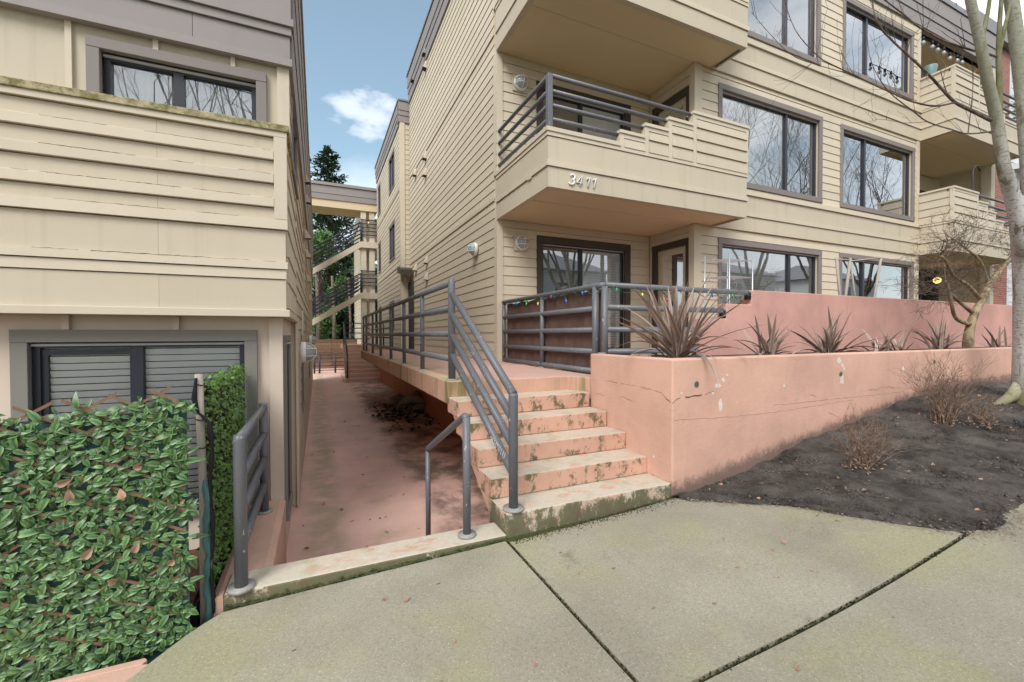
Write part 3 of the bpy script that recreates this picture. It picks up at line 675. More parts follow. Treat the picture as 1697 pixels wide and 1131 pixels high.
fbox('fascia_board', M_FASC, FA, YU+.02, 22.6, -.05, .1, zf[0]+1.8, zf[0]+2.0, lb)
# lower wall, its window, small blocks under the ledge, corner board, narrow alley window
wo = (xl(19, 547, YW), xl(426.5, 547, YW), -.05, zl(200, 547, YW))
M_LOW = paint('pale_panel_paint', (.60, .51, .42), .6, .05, .7, .12, (1, 1, .3), .12, .02, dirt=(.45, .33, .18))
wall(Fw, XW, XL-.075, -.75, zz['b4']+.03, [opening(*wo, .09)], lb, M_LOW)
lw = window(Fw, *wo, lb, xl(49, 567, YW)-wo[0], M_GREY, (.455,), 'bb', rec=-.03, glass=M_CLEAR, label='lower window with grey trim and white blinds behind the ivy screen')
Fi = FY(YW+.05); a0 = wo[0]+.12
ring(Fw, a0+.02, a0+.60, wo[2]+.2, wo[3]-.16, .04, -.09, -.045).out('insect_screen_frame', M_FRAME, lw)
for px in ((105, 117), (287, 298)):
    fbox('block', M_LOW, Fw, xl(px[0], 535, YW), xl(px[1], 535, YW), -.005, .03, wo[3]+.002, zz['b4'], lb)
fbox('corner_board', M_LOW, Fw, xl(448, 700, YW), xl(470, 700, YW), -.01, .028, -.75, zz['b4'], lb)
xc = xl(470, 700, YW); FA2 = FP(xc)
wall(FA2, YW+.02, 6.0, -.75, zz['b4']+.02, [], lb, M_LOW, d0=-.03)
window(FA2, 4.66, 5.35, -.3, 1.5, lb, .06, M_GREY, (.5,), 'nn', fw=.03, rec=.0, proud=.025, deep=.12)
fbox('corner_board', M_TRIMB, FA, 5.95, 6.06, .0, .03, -.65, zz['b4'], lb)
box('overhang_soffit', M_SOFF, XW, XL-.02, YO+.03, 6.0, zz['b4']+.012, zz['b4']+.03, lb)
tube('conduit', M_TRIMB, [(XL+.05, 7.0, 1.35), (XL+.05, 7.0, 1.85), (XL+.05, 9.2, 1.85), (XL+.05, 9.2, 1.5)], .012, lb)

# ------------------------------------------------------------------ ground
def ZS0(x): return np.interp(x, [-30, -6, -.5, 1.3, 2.95, 4.1, 5, 7, 10, 16, 60], [-1.0, -.35, -.09, -.04, .01, .16, .235, .37, .52, .8, 2.5])
SM = np.linspace(-.9, .9, 19)
def ZS(x): return float(np.mean(ZS0(x+SM)))
def zw(x): return float(np.interp(x, [2.9, 3.85, 4.8, 7.1, 10, 16], [-.03, .10, .30, .66, .74, .9]))
struct(box('ground', M_GRASS, -900, 900, -900, 900, -3.0, -1.2))
def sheet(name, mat_, poly_fn, xs, dz=0., parent=None, th=.12):
    """strip that follows the street's slope: poly_fn(x) -> (ymin, ymax)"""
    v = []; f = []
    for x in xs:
        a, b = poly_fn(x); z = ZS(x)+dz; v += [(x, a, z), (x, b, z), (x, a, z-th), (x, b, z-th)]
    n = len(xs)
    for i in range(n-1):
        p, q = 4*i, 4*i+4; f += [(p, q, q+1, p+1), (p, p+2, q+2, q), (p+1, q+1, q+3, p+3), (p+2, p+3, q+3, q+2)]
    f += [(0, 1, 3, 2), (4*n-4, 4*n-2, 4*n-1, 4*n-3)]
    return mesh(name, v, f, mat_, parent)
ym = lambda x: float(np.interp(x, [2.9, 2.95, 3.5, 3.75, 3.95, 4.2, 4.45, 4.65, 16], [2.87, 2.81, 2.27, 1.80, 1.44, 1.29, 1.31, 1.35, 1.35]))
sw = struct(sheet('sidewalk', M_GAP, lambda x: (-.9, 2.93), np.linspace(-.53, 4.6, 120), -.022))
def slab(fn, x0, x1, n=16): return sheet('sidewalk_slab', M_CONC, fn, np.linspace(x0, x1, n), 0., sw, .1)
edge = lambda x: float(np.interp(x, [-1.62, -.847, -.675, -.526], [1.50, 2.509, 2.765, 2.925]))
slab(lambda x: (1.388, edge(x) if x < -.526 else 2.925), -1.62, 1.261, 40)
slab(lambda x: (1.388, 2.90 if x < 2.93 else max(1.395, min(2.90, ym(x)+.035))), 1.285, 3.99, 60)
for a in range(-4, 6): slab(lambda x: (-.9, 1.361), a*3.92+1.282, a*3.92+5.19, 60)
struct(sheet('sidewalk_base', M_GAP, lambda x: (-1.0, 1.39), np.linspace(-13, 25, 500), -.022))
struct(sheet('verge', M_GRASS, lambda x: (-2.2, -.95), np.linspace(-40, 60, 60), -.02, th=.3))
struct(sheet('kerb', M_CONC, lambda x: (-2.38, -2.21), np.linspace(-40, 60, 60), -.01, th=.3))
struct(sheet('road', M_ASPH, lambda x: (-11, -2.385), np.linspace(-40, 60, 60), -.15, th=.3))
struct(sheet('far_verge', M_GRASS, lambda x: (-60, -11), np.linspace(-40, 60, 60), -.02, th=.3))
# planting bed in front of the planter: an uneven sheet
rg = random.Random(3); v = []; f = []; xs = np.concatenate([np.linspace(2.92, 5.4, 200), np.linspace(5.45, 16, 130)]); ny_ = 46
for x in xs:
    for j in range(ny_):
        t = j/(ny_-1); a = ym(x)+.010*math.sin(x*13)+.006*math.sin(x*37+1); y = a+(2.97-a)*t
        s = min(1, t/.06)
        z = ZS(x)+(zw(x)-ZS(x))*t**1.3+s*(.020+rg.uniform(-.006, .010)+.018*math.sin(x*5+y*3)*math.sin(y*6-x*2)+.012*math.sin(x*17+y*11))-.002*(1-s)
        v.append((x, y, z))
for i in range(len(xs)-1):
    for j in range(ny_-1): k = i*ny_+j; f.append((k, k+ny_, k+ny_+1, k+1))
bed = struct(mesh('planting_bed', v, f, M_SOIL, None, True))
# crumbs, stones and twigs lying on the soil
def bedz(x, y): a = ym(x); t = max(0, min(1, (y-a)/(2.97-a))); return ZS(x)+(zw(x)-ZS(x))*t**1.3+.012
mb = MB(); rg = random.Random(5)
for i in range(4200):
    x = 2.95+rg.random()**1.4*7; a = ym(x); y = a-.05+(2.95-a)*rg.random(); s = rg.choice([.004, .005, .007, .009, .013]); z = bedz(x, y)
    s *= .8; c = [(x+rg.uniform(-s, s)*1.5, y+rg.uniform(-s, s)*1.5, z+rg.uniform(-.003, s)) for _ in range(4)]
    mb.add(c, [(0, 1, 2), (0, 2, 3), (0, 3, 1), (1, 3, 2)])
for i in range(1500):
    x = 2.95+rg.random()**.7*1.7; y = ym(x)-abs(rg.gauss(0, .07)); s = rg.choice([.002, .003, .004, .006]); z = ZS(x)+.001
    c = [(x+rg.uniform(-s, s)*1.5, y+rg.uniform(-s, s)*1.5, z+rg.uniform(0, s)) for _ in range(4)]
    mb.add(c, [(0, 1, 2), (0, 2, 3), (0, 3, 1), (1, 3, 2)])
M_CRUMB = paint('wood_chips_and_pebbles', (.26, .20, .155), .9, .5, 40)
o = stuff(mb.out('soil_crumbs', M_CRUMB)); tag(o, 'chips and pebbles scattered over the dark soil', 'debris')

# ------------------------------------------------------------------ alley
ZA = -.65; XU = 2.655
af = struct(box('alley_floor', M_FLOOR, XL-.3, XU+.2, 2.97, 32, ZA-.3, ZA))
kb = struct(box('entrance_kerb', M_KERB, -.515, 1.285, 2.945, 3.20, -.75, -.008, None, .012))
kb.data.vertices[0].co.z = kb.data.vertices[1].co.z = -.75
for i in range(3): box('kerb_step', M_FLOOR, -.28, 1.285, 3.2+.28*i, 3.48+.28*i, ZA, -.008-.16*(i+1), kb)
lowall = thing('low_side_wall', 'low salmon wall beside the left building carrying a short railing', 'wall', (-.4, 3.6, -.6))
prism('wall_body', M_SALM, [(-.575, -.75), (-.285, -.75), (-.285, -.03), (-.33, -.012), (-.54, -.012), (-.575, -.03)], 'y', 3.201, YW-.03, lowall)
prism('wall_end', M_SALM, [(-.575, -.75), (-.516, -.75), (-.516, -.01), (-.54, -.012), (-.575, -.03)], 'y', 2.95, 3.2, lowall)
# sunken yard behind the ivy screen
struct(box('yard_floor', M_BARK, XW, -.576, 2.75, YW, -.75, -.35))
yc = struct(prism('yard_kerb', M_SALM, [(-1.9, 2.671), (-.80, 2.645), (-.785, 2.668), (-.80, 2.69), (-1.9, 2.70)], 'z', -.7, -.108, None, .004))
struct(prism('yard_kerb_face', M_SALM, [(-6, 1.4), (-1.70, 1.4), (-.855, 2.505), (-.77, 2.635), (-.80, 2.644), (-1.9, 2.67), (-6, 2.69)], 'z', -.7, -.112))

# ------------------------------------------------------------------ entrance stairs and raised walkway
RIS, TRD = .17, .314
st = thing('entrance_stairs', 'salmon concrete stairs with moss-stained risers and worn pale treads', 'stairs', (2.1, 3.6, 0))
NOS = [2.96+TRD*k for k in range(6)]
for k in range(5):
    z1 = .14+RIS*k; z0 = z1-RIS if k else -.12
    xr = [2.93, 2.925, 2.92, 2.91, 2.90][k]
    y1 = NOS[k+1]+.05
    box('step', M_STEP, 1.288, xr, NOS[k], y1, z0+.002, z1, st, .010)
# solid side under the treads with the sloping soffit
prism('stair_side', M_SLAB, [(NOS[0]+.012, -.13), (NOS[0]+.012, .0), (NOS[1]+.012, .135), (NOS[2]+.012, .305), (NOS[3]+.012, .475), (NOS[4]+.012, .645), (NOS[5]+.012, .815), (NOS[5]+.012, .735), (NOS[0]+.16, -.13)], 'x', 1.296, 2.9, st)
lw_ = thing('raised_walkway', 'raised salmon walkway slab with streaked edge along the alley', 'walkway', (2.0, 9, .7))
prism('slab', M_SLAB, [(1.288, NOS[5]), (2.80, NOS[5]), (2.93, 4.26), (3.3, 4.26), (3.3, 15.1), (1.288, 15.1)], 'z', .735, .99, lw_, .012)
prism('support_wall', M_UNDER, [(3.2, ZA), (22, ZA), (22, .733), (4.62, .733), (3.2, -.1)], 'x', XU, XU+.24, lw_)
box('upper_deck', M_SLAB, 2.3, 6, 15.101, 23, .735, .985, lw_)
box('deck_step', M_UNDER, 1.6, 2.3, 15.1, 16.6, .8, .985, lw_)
box('patio_floor', M_SLAB, 3.301, 15.0, 4.36, YB, .6, .985, lw_)
o = box('turf_mat', M_GRNCARP, 3.16, 4.6, 4.32, 5.3, .991, 1.006); tag(o, 'green turf mat poking out under the patio railing', 'mat')
# far stairs at the end of the alley
fs = thing('far_stairs', 'flight of salmon steps rising at the far end of the alley', 'stairs', (1.8, 21, ZA))
Y0 = 20.7; rr_ = (.99-ZA)/9
for k in range(9): box('step', M_SALM, 1.12-.0*k, 2.654, Y0+.3*k, Y0+.3*k+.31+(2 if k == 8 else 0), ZA+rr_*k*.999 if k else ZA+.001, ZA+rr_*(k+1), fs)
M_NOSE = paint('pale_step_nosing', (.62, .50, .40), .8, .1, 5)
for k in range(9): box('nosing', M_NOSE, 1.121, 2.653, Y0+.3*k-.004, Y0+.3*k+.05, ZA+rr_*(k+1)-.02, ZA+rr_*(k+1)+.003, fs)
box('side_wall', M_SALM, 1.06, 1.119, Y0+.02, Y0+4, ZA, ZA+.05, fs)

# ------------------------------------------------------------------ planter and patio wall
pl = thing('planter', 'long salmon planter wall with chipped paint above the soil bed', 'planter', (7, 3.1, 0))
ZP = 1.272
prism('planter_wall', M_BED, [(2.925, 2.95), (15.5, 2.95), (15.5, 3.12), (3.075, 3.12), (3.06, 4.25), (2.93, 4.25), (2.925, 4.2)], 'z', -.4, ZP, pl, .014)
pw = thing('patio_wall', 'upper pink stucco wall behind the flax plants, stepped at its left end', 'wall', (9, 4.3, 1))
prism('wall_body', M_PINK, [(3.08, 1.0), (3.6, 1.0), (4.70, 1.0), (4.70, 1.715), (5.20, 1.715), (5.20, 1.925), (5.715, 1.925), (5.715, 2.135), (15.6, 2.14), (15.6, .3), (3.08, .3)], 'y', 4.25, 4.40, pw, .010)
struct(box('planter_soil', M_SOIL, 3.06, 15.4, 3.1, 4.26, .6, 1.21))
# weep holes
for px, py in ((1154, 637), (1393, 620), (1548, 600)):
    p = ony(px, py, 2.95); v_, f_ = tubev([(p[0], 2.945, p[2]), (p[0], 2.953, p[2])], .031, 14); mesh('weep_hole_rim', v_, f_, M_CONC, pl)
    v_, f_ = tubev([(p[0], 2.9430, p[2]), (p[0], 2.9449, p[2])], .024, 14); mesh('weep_hole', v_, f_, M_HOLE, pl)

rg = random.Random(12)
for px, py, w, h in ((1391, 598, 9, 11), (1396, 606, 6, 8), (1395, 628, 8, 22), (1399, 612, 4, 8), (1190, 640, 12, 10), (1199, 630, 6, 7), (1194, 672, 7, 22), (1205, 622, 5, 5), (1497, 612, 4, 11), (1182, 652, 5, 5), (1130, 652, 5, 4), (1300, 640, 4, 5)):
    n = 11; a = [ony(px+w*.5*math.cos(q)*rg.uniform(.55, 1.1), py+h*.5*math.sin(q)*rg.uniform(.55, 1.1), 2.948) for q in np.linspace(0, 2*math.pi, n+1)[:-1]]
    v = [(p[0], 2.948, p[2]) for p in a]; mesh('paint_chip', v+[(q[0], 2.952, q[2]) for q in v], [tuple(range(n))]+[(i, (i+1) % n, n+(i+1) % n, n+i) for i in range(n)], M_CHIP, pl)

# hairline cracks in the planter and grime lines along the battens
M_CRACK = paint('crack_shadow', (.10, .06, .045), .9, .3, 20)
def crack(pts, r, parent, jit=.004, name='crack', m=None):
    q = []
    for a, b in zip(pts, pts[1:]):
        a, b = Vector(a), Vector(b); n = max(2, int((b-a).length/.03))
        q += [a+(b-a)*i/n for i in range(n)]
    q.append(Vector(pts[-1])); q = [p+Vector((0, 0, rg.gauss(0, jit))) for p in q]
    tube(name, m or M_CRACK, q, [r*rg.uniform(.4, 1.3) for _ in q], parent, 4)
cx_ = lambda px, py: tuple(float(k) for k in onx(px, py, 2.9262)); cy_ = lambda px, py: tuple(float(k) for k in ony(px, py, 2.9492))
crack([cx_(983, 630), cx_(1010, 632), cx_(1045, 638), cx_(1095, 650)], .0028, pl); crack([cx_(1095, 650), cx_(1104, 660), cx_(1112, 668)], .004, pl)
crack([cy_(1114, 668), cy_(1128, 659)], .003, pl); crack([cy_(1136, 658), cy_(1150, 656), cy_(1163, 655)], .006, pl); crack([cy_(1168, 655), cy_(1183, 648)], .002, pl)
crack([cy_(1118, 697), cy_(1200, 692), cy_(1290, 683), cy_(1380, 668), cy_(1415, 663)], .0009, pl, .003); crack([cy_(1280, 672), cy_(1400, 660), cy_(1500, 650)], .0011, pl, .004)
crack([cx_(1018, 642), cx_(1035, 648), cx_(1060, 652)], .0014, pl)
M_GRIME = paint('grime_line', (.20, .17, .11), .95, .4, 20)
for k, n in (('s1', 7), ('s2', 10), ('s3', 10), ('s4', 10)):
    zc = zz[k]+(.081 if k != 's4' else .0865)
    for i in range(n):
        a = -2.0+1.6*rg.random(); b = min(-.36, a+rg.uniform(.05, .4)); crack([(a, YO-.0295, zc), (b, YO-.0295, zc)], .0017, lb, .0012, 'grime_line', M_GRIME)
for i in range(14):
    a = -2.0+1.6*rg.random(); b = min(-.3, a+rg.uniform(.05, .3)); crack([(a, YO-.0255, zz['b1']+.066), (b, YO-.0255, zz['b1']+.066)], .0022, lb, .002, 'grime_line', M_GRIME)

# loose clods on the bed and dirt washed against the step and into the slab corner
rg = random.Random(33); mb = MB()
def clod(x, y, z, s):
    c = [(x+s*math.cos(q)*rg.uniform(.6, 1.2), y+s*math.sin(q)*rg.uniform(.6, 1.2), z-s*.3) for q in (0, 1.57, 3.14, 4.71)]+[(x+rg.uniform(-.3, .3)*s, y+rg.uniform(-.3, .3)*s, z+s*rg.uniform(.4, .9))]
    mb.add(c, [(0, 1, 4), (1, 2, 4), (2, 3, 4), (3, 0, 4)])
for i in range(15000):
    x = 2.95+rg.random()**1.5*6; a = ym(x); y = a+(2.96-a)*rg.random(); clod(x, y, bedz(x, y)+.008, rg.choice([.004, .005, .006, .008, .011, .016]))
tag(stuff(mb.out('soil_clods', M_SOIL)), 'loose dark clods covering the soil bed', 'soil')
mb = MB()
for i in range(2600):
    x = 1.3+1.75*rg.random(); y = 2.93-abs(rg.gauss(0, .035))*(1+x*.25); clod(x, y, ZS(x)+.001, rg.choice([.002, .003, .004, .006]))
tag(stuff(mb.out('step_dirt', M_GAP)), 'dark dirt washed against the foot of the bottom step', 'soil')
mb = MB()
for i in range(1500):
    if rg.random() < .4: x, y = 1.2725+rg.gauss(0, .010), rg.uniform(1.35, 2.9)
    else: x = rg.uniform(1.2, 4.3); y = 1.375+rg.gauss(0, .011)
    clod(x, y, ZS(x)-.010+.010*rg.random(), rg.choice([.003, .004, .006, .008]))
tag(stuff(mb.out('joint_dirt', M_GAP)), 'dirt filling the joints of the sidewalk', 'soil')
# ------------------------------------------------------------------ railings
def flange(p, parent, r=.06, h=.014, ax=(0, 0, 1)):
    a = Vector(p); return tube('flange', M_FLG, [a, a+Vector(ax)*h], r, parent, 14)
M_FLG = paint('worn_flange', (.30, .29, .27), .6, .5, 30)
# walkway railing
wr = thing('walkway_railing', 'blue-grey pipe railing with four rails along the raised walkway', 'railing', (1.38, 9, .99))
xp = 1.375
PY = [4.70, 6.2, 7.65, 9.15, 10.75, 12.4, 14.1, 15.0]
RZ = [2.085, 1.80, 1.51, 1.225]
for i, y in enumerate(PY):
    r = .042 if i == 0 else .031
    tube('post', M_RAIL, [(xp, y, .99), (xp, y, 2.10 if i == 0 else 2.075), (xp, y, 2.125 if i == 0 else 2.08)], [r, r, r*.8], wr)
    flange((xp, y, .99), wr, .065)
for z in RZ: tube('rail', M_RAIL, [(xp, 4.70, z), (xp, 9, z), (xp, 15.0, z)], .035, wr)
# stair railing: four sloping rails to a post on the bottom step
sr = thing('stair_railing', 'sloping blue-grey pipe railing on the left side of the entrance stairs', 'railing', (1.38, 3.4, .14))
pb = onz(851, 842, .14); pb = (1.375, float(onx(851, 842, 1.375)[1]), .14)
zt_ = float(onx(850, 652, 1.375)[2])
tube('post', M_RAIL, [(1.375, pb[1], .14), (1.375, pb[1], zt_-.02), (1.375, pb[1], zt_)], [.037, .037, .035], sr); flange((1.375, pb[1], .14), sr, .085, .018)
for k, (ya, yb) in enumerate(((486, 652), (521, 694), (555, 738), (588, 783))):
    za, zb_ = float(onx(748, ya, 1.375)[2]), float(onx(848, yb, 1.375)[2])
    tube('rail', M_RAIL, [(1.375, 4.70, za), (1.375, pb[1], zb_)], .034, sr)
M_SCRIB = paint('white_marker', (.75, .75, .75), .6, .05, 4)
gr = MB()
for sx in range(9):
    q = [onx(815+sx*2.6+1.6*math.sin(t*2.1+sx), 728+sx*3.4+5*math.cos(t*1.7+sx*1.3), 1.333) for t in np.linspace(0, 3.2, 7)]; gr.tube([tuple(p) for p in q], .0016, 4)
gr.out('graffiti_scribble', M_SCRIB, sr)
# patio railing with screen
pr = thing('patio_railing', 'blue-grey pipe railing round the ground floor patio above the planter', 'railing', (3.2, 4.3, .99))
xq, yq = 3.155, 4.30
for y, r in ((7.36, .034), (5.86, .036), (4.46, .044)):
    tube('post', M_RAIL, [(xq, y, .99), (xq, y, 2.09)], r, pr); flange((xq, y, .99), pr, .06)
tube('post', M_RAIL, [(xq+.02, yq, 1.0), (xq+.02, yq, 2.08)], .040, pr); flange((3.0, 4.12, ZP), pr, .05)
for z in (2.10, 1.82, 1.555, 1.285, 1.04):
    tube('rail', M_RAIL, [(xq, 7.36, z), (xq, 4.46, z)] if z < 2 else [(xq, 7.38, z), (xq, 4.36, z), (xq+.03, yq, z)], .036, pr)
for z, e in ((2.10, 5.72), (1.83, 5.21), (1.56, 4.71), (1.29, 4.69)):
    tube('rail', M_RAIL, [(xq+.03, yq, z), (e-.02, yq, z), (e-.02, yq, z-.05 if z > 1.6 else z)], .036, pr)
    if z > 1.6: tube('end_cap', M_BLACK, [(e-.025, yq-.005, z-.0), (e-.025, yq-.005, z-.10)], .045, pr)
v = []; f = []; n = 40
for i in range(n+1):
    y = 7.33-(7.33-4.36)*i/n; s = .012*math.sin(i*1.3)+.008*math.sin(i*3.1)
    for j in range(7): z = 1.02+1.04*j/6+(.012*math.sin(i*.9) if j in (0, 6) else 0); v.append((xq+.055+s*math.sin(j*1.1+i*.2), y, z))
for i in range(n):
    for j in range(6): k = i*7+j; f.append((k, k+7, k+8, k+1))
o = mesh('privacy_screen', v, f, M_BRSCREEN, None, True); tag(o, 'wrinkled brown screen cloth tied behind the patio railing', 'screen')
# low handrail down into the alley
hr = thing('alley_handrail', 'thin bent handrail leading down behind the entrance kerb', 'handrail', (1.0, 3.1, 0))
tube('post', M_RAIL, [(1.005, 3.06, -.008), (1.005, 3.06, .885)], .030, hr); flange((1.005, 3.06, -.008), hr, .068, .02)
tube('handrail', M_RAIL, [(1.005, 3.05, .875), (1.005, 3.10, .885), (1.0, 4.27, .36), (1.0, 4.30, .33)], .028, hr)
tube('post', M_RAIL, [(1.0, 4.29, ZA), (1.0, 4.29, .345)], .026, hr)
# left railing on the low wall
lr = thing('side_railing', 'short scuffed blue-grey railing with three rails on the low side wall', 'railing', (-.43, 3.6, 0))
tube('post', M_RAIL, [(-.43, 2.985, -.012), (-.43, 2.985, .88), (-.43, 2.985, .91)], [.036, .036, .031], lr); tube('post', M_RAIL, [(-.43, 4.20, -.012), (-.43, 4.20, .92)], .034, lr)
flange((-.43, 2.985, -.012), lr, .075, .02); flange((-.43, 4.20, -.012), lr, .065)
for z in (.885, .655, .45, .235): tube('rail', M_RAIL, [(-.43, 2.985, z), (-.43, 4.20, z)], .030, lr)
# far stairs railing and gate
fr_ = thing('far_stair_railing', 'dark handrail at the left of the far salmon steps', 'railing', (1.2, 21, ZA))
M_DKRAIL = paint('dark_rail_paint', (.045, .046, .058), .4, .15, 4)
tube('post', M_DKRAIL, [(1.2, Y0+.1, ZA+.1), (1.2, Y0+.1, .55)], .035, fr_); tube('handrail', M_DKRAIL, [(1.2, Y0+.1, .55), (1.2, Y0+2.8, 2.1)], .035, fr_)
tube('post', M_DKRAIL, [(1.2, Y0+2.8, .9), (1.2, Y0+2.8, 2.12)], .035, fr_)
for z in (2.1, 1.85, 1.6, 1.3): tube('rail', M_DKRAIL, [(1.2, Y0+2.8, z), (2.6, Y0+2.8, z)], .025, fr_)
for y in (15.3, 17.5, 19.5): tube('post', M_DKRAIL, [(2.35, y, .985), (2.35, y, 2.05)], .03, fr_)
for z in (2.05, 1.75, 1.4): tube('rail', M_DKRAIL, [(2.35, 15.3, z), (2.35, 22.5, z)], .025, fr_)
gt = thing('alley_gate', 'dark metal gate with horizontal bars across the far alley', 'gate', (.5, 26.4, ZA))
for x in (-.20, .06, .88): tube('post', M_DKRAIL, [(x, 26.4, ZA), (x, 26.4, .42)], .05, gt, 8)
for z in (.42, .2, -.02, -.24, -.48): tube('bar', M_DKRAIL, [(-.22, 26.4, z), (1.45, 26.4, z)], .024, gt, 8)
# wooden fence behind the gate
wf = thing('wooden_fence', 'weathered brown horizontal plank fence behind the alley gate', 'fence', (1, 30, ZA))
for i in range(9):
    for a, b in ((-1.2, .78), (.80, 2.3), (2.32, 4.5)): box('plank', M_WOODD, a, b, 30+.012*(i % 2), 30.04+.012*(i % 2), ZA+.21*i, ZA+.21*i+.195, wf)
for x in (.79, 2.31): box('post', M_WOODD, x-.05, x+.05, 30.06, 30.16, ZA, 1.25, wf)

# ------------------------------------------------------------------ bridge and stair tower at the end of the alley
bt = thing('stair_tower', 'open beige stair tower with two flights and dark rails bridging the alley', 'stair tower', (1.2, 24, ZA))
def P(px, py, Y): return ony(px, py, Y)
YT = 23.2
a = P(513, 300, YT); b = P(624, 312, YT)
def beam(n, m, pl_, y0, y1): # beam whose front face follows four pixels
    q = [P(x, y, y0) for x, y in pl_]; r = [(c[0], y1, c[2]) for c in q]
    return mesh(n, [tuple(c) for c in q]+r, [(0, 1, 2, 3), (7, 6, 5, 4), (0, 4, 5, 1), (1, 5, 6, 2), (2, 6, 7, 3), (3, 7, 4, 0)], m, bt)
zt1, zt2, zt3, zt4 = 8.98, 8.72, 8.50, 8.36
x0, x1 = -.34, 2.85
for z0, z1, pr_ in ((8.90, 9.04, .06), (8.58, 8.88, .0), (8.50, 8.575, .02), (8.22, 8.495, .0)): box('fascia_board', M_FASC, x0, x1, YT-pr_, YT+1.6, z0, z1, bt)
box('beam', M_SOFF, x0, x1, YT+.05, YT+1.55, 7.85, 8.215, bt)
# flights: stringer with treads, rails
def flight(xa, za, xb, zb_, xc_, y, name):
    t = .30
    o = mesh('stringer', [(xa, y, za-t), (xb, y, zb_-t), (xc_, y, zb_-t), (xc_, y, zb_), (xb, y, zb_), (xa, y, za), (xa, y+.12, za-t), (xb, y+.12, zb_-t), (xc_, y+.12, zb_-t), (xc_, y+.12, zb_), (xb, y+.12, zb_), (xa, y+.12, za)],
             [(0, 1, 4, 5), (1, 2, 3, 4), (11, 10, 7, 6), (10, 9, 8, 7), (5, 4, 10, 11), (4, 3, 9, 10), (0, 6, 7, 1), (1, 7, 8, 2), (0, 5, 11, 6), (2, 8, 9, 3)], M_TRIMB, bt)
    n = 12
    for i in range(n):
        u = i/n; xx = xa+(xb-xa)*u; z_ = za+(zb_-za)*(u+1/n)-.12; box('tread', M_SOFF, xx, xx+(xb-xa)/n+.02, y+.121, y+1.25, z_-.06, z_, o)
    box('landing', M_SOFF, xb, xc_, y+.121, y+1.4, zb_-.2, zb_-.02, o)
    for k in range(5):
        h = .22+k*.19
        tube('rail', M_DKRAIL, [(xa, y+.06, za+h), (xb, y+.06, zb_+h)], .036, o, 6); tube('rail', M_DKRAIL, [(xb, y+.06, zb_+h+.15), (xc_, y+.06, zb_+h+.15)], .032, o, 6)
        tube('rail', M_DKRAIL, [(xa, y+1.2, za+h), (xb, y+1.2, zb_+h)], .032, o, 6)
    for u in (0.02, .5, 1): xx = xa+(xb-xa)*u; zz_ = za+(zb_-za)*u; tube('post', M_DKRAIL, [(xx, y+.06, zz_), (xx, y+.06, zz_+1.0)], .03, o, 6)
    tube('post', M_DKRAIL, [(xb+.06, y+.06, zb_), (xb+.06, y+.06, zb_+1.15)], .03, o, 6)
g1a, g1b, g1c = P(516, 440, YT), P(598, 403, YT), P(626, 403, YT)
flight(-.32, float(P(514, 447, YT)[2]), float(g1b[0]), float(g1b[2])+.08, 2.85, YT, 'u')
g2a, g2b = P(515, 531, YT), P(598, 487, YT)
flight(-.32, float(g2a[2]), float(g2b[0]), float(g2b[2])+.05, 2.85, YT, 'l')
for px in (604, 618):
    c = P(px, 500, YT)[0]; box('column', M_TRIMB, c-.14, c+.12, YT+.13, YT+.4, ZA, 7.85, bt)
Ftw = FX(2.35)
wall(Ftw, YT+1.6, 32, ZA, 8.2, [], bt); siding(Ftw, YT+1.6, 32, ZA, 8.2, .20, [], bt)
box('recess_wall', M_SIDE, 2.42, 3.2, YT+1.4, YT+1.5, 5.6, 7.85, bt)
box('tower_fascia', M_FASC, 2.28, 2.5, YT+1.7, 32, 8.21, 8.9, bt)

# ------------------------------------------------------------------ wall lamps
def lamp(px, F, u, z, label, r=.14, base=True, lit=False):
    c = F(u, 0, z); t = thing('wall_lamp', label, 'lamp', F(u, .02, z), 'white caged bulkhead lamps')
    if base: fbox('mounting_plate', M_TRIMB, F, u-r*1.05, u+r*1.05, .02, .045, z-r*1.05, z+r*1.05, t)
    a = Vector(F(u, .045, z)); n = (Vector(F(u, 1, z))-Vector(F(u, 0, z))).normalized()
    tube('housing', M_WHITEP, [a, a+n*.05, a+n*.062], [r, r, r*.93], t, 24)
    k = 8; pts = []; rad = []
    for i in range(k): s = i/(k-1); pts.append(a+n*(.055+.115*math.sin(s*math.pi/2))); rad.append(max(.004, r*.82*math.cos(s*math.pi/2)))
    v_, f_ = tubev(pts, rad, 20); mesh('globe', v_, f_, M_LAMPON if lit else M_GLOBE, t, True)
    up = Vector((0, 0, 1)); sd_ = n.cross(up); cg = MB()
    for w in (up, sd_):
        for off in ((0,) if w is up else (-.35, .35)):
            o2 = (sd_ if w is up else up)*off*r
            cg.tube([a+o2+w*(r*.9*math.cos(q))+n*(.055+.135*math.sin(q)) for q in np.linspace(0, math.pi, 13)], .006, 6)
    cg.out('cage', M_WHITEP, t, True)
lamp(0, Fb, 3.56, 3.25, 'white caged round lamp by the ground floor sliding door')
lamp(0, Fb, 3.54, 6.27, 'white caged round lamp on the upper balcony wall')
lamp(0, Fs, 8.62, 3.30, 'white caged lamp on the alley side wall near its front corner', base=False)
lamp(0, FA, 6.42, 1.27, 'nearest white caged lamp on the left building alley wall', base=False)
lamp(0, FA, 12.4, 1.36, 'farther white caged lamp on the left building alley wall', base=False)
lamp(0, FY(YT+1.4), 2.62, 7.55, 'small lit round lamp under the alley bridge', .13, False, True)
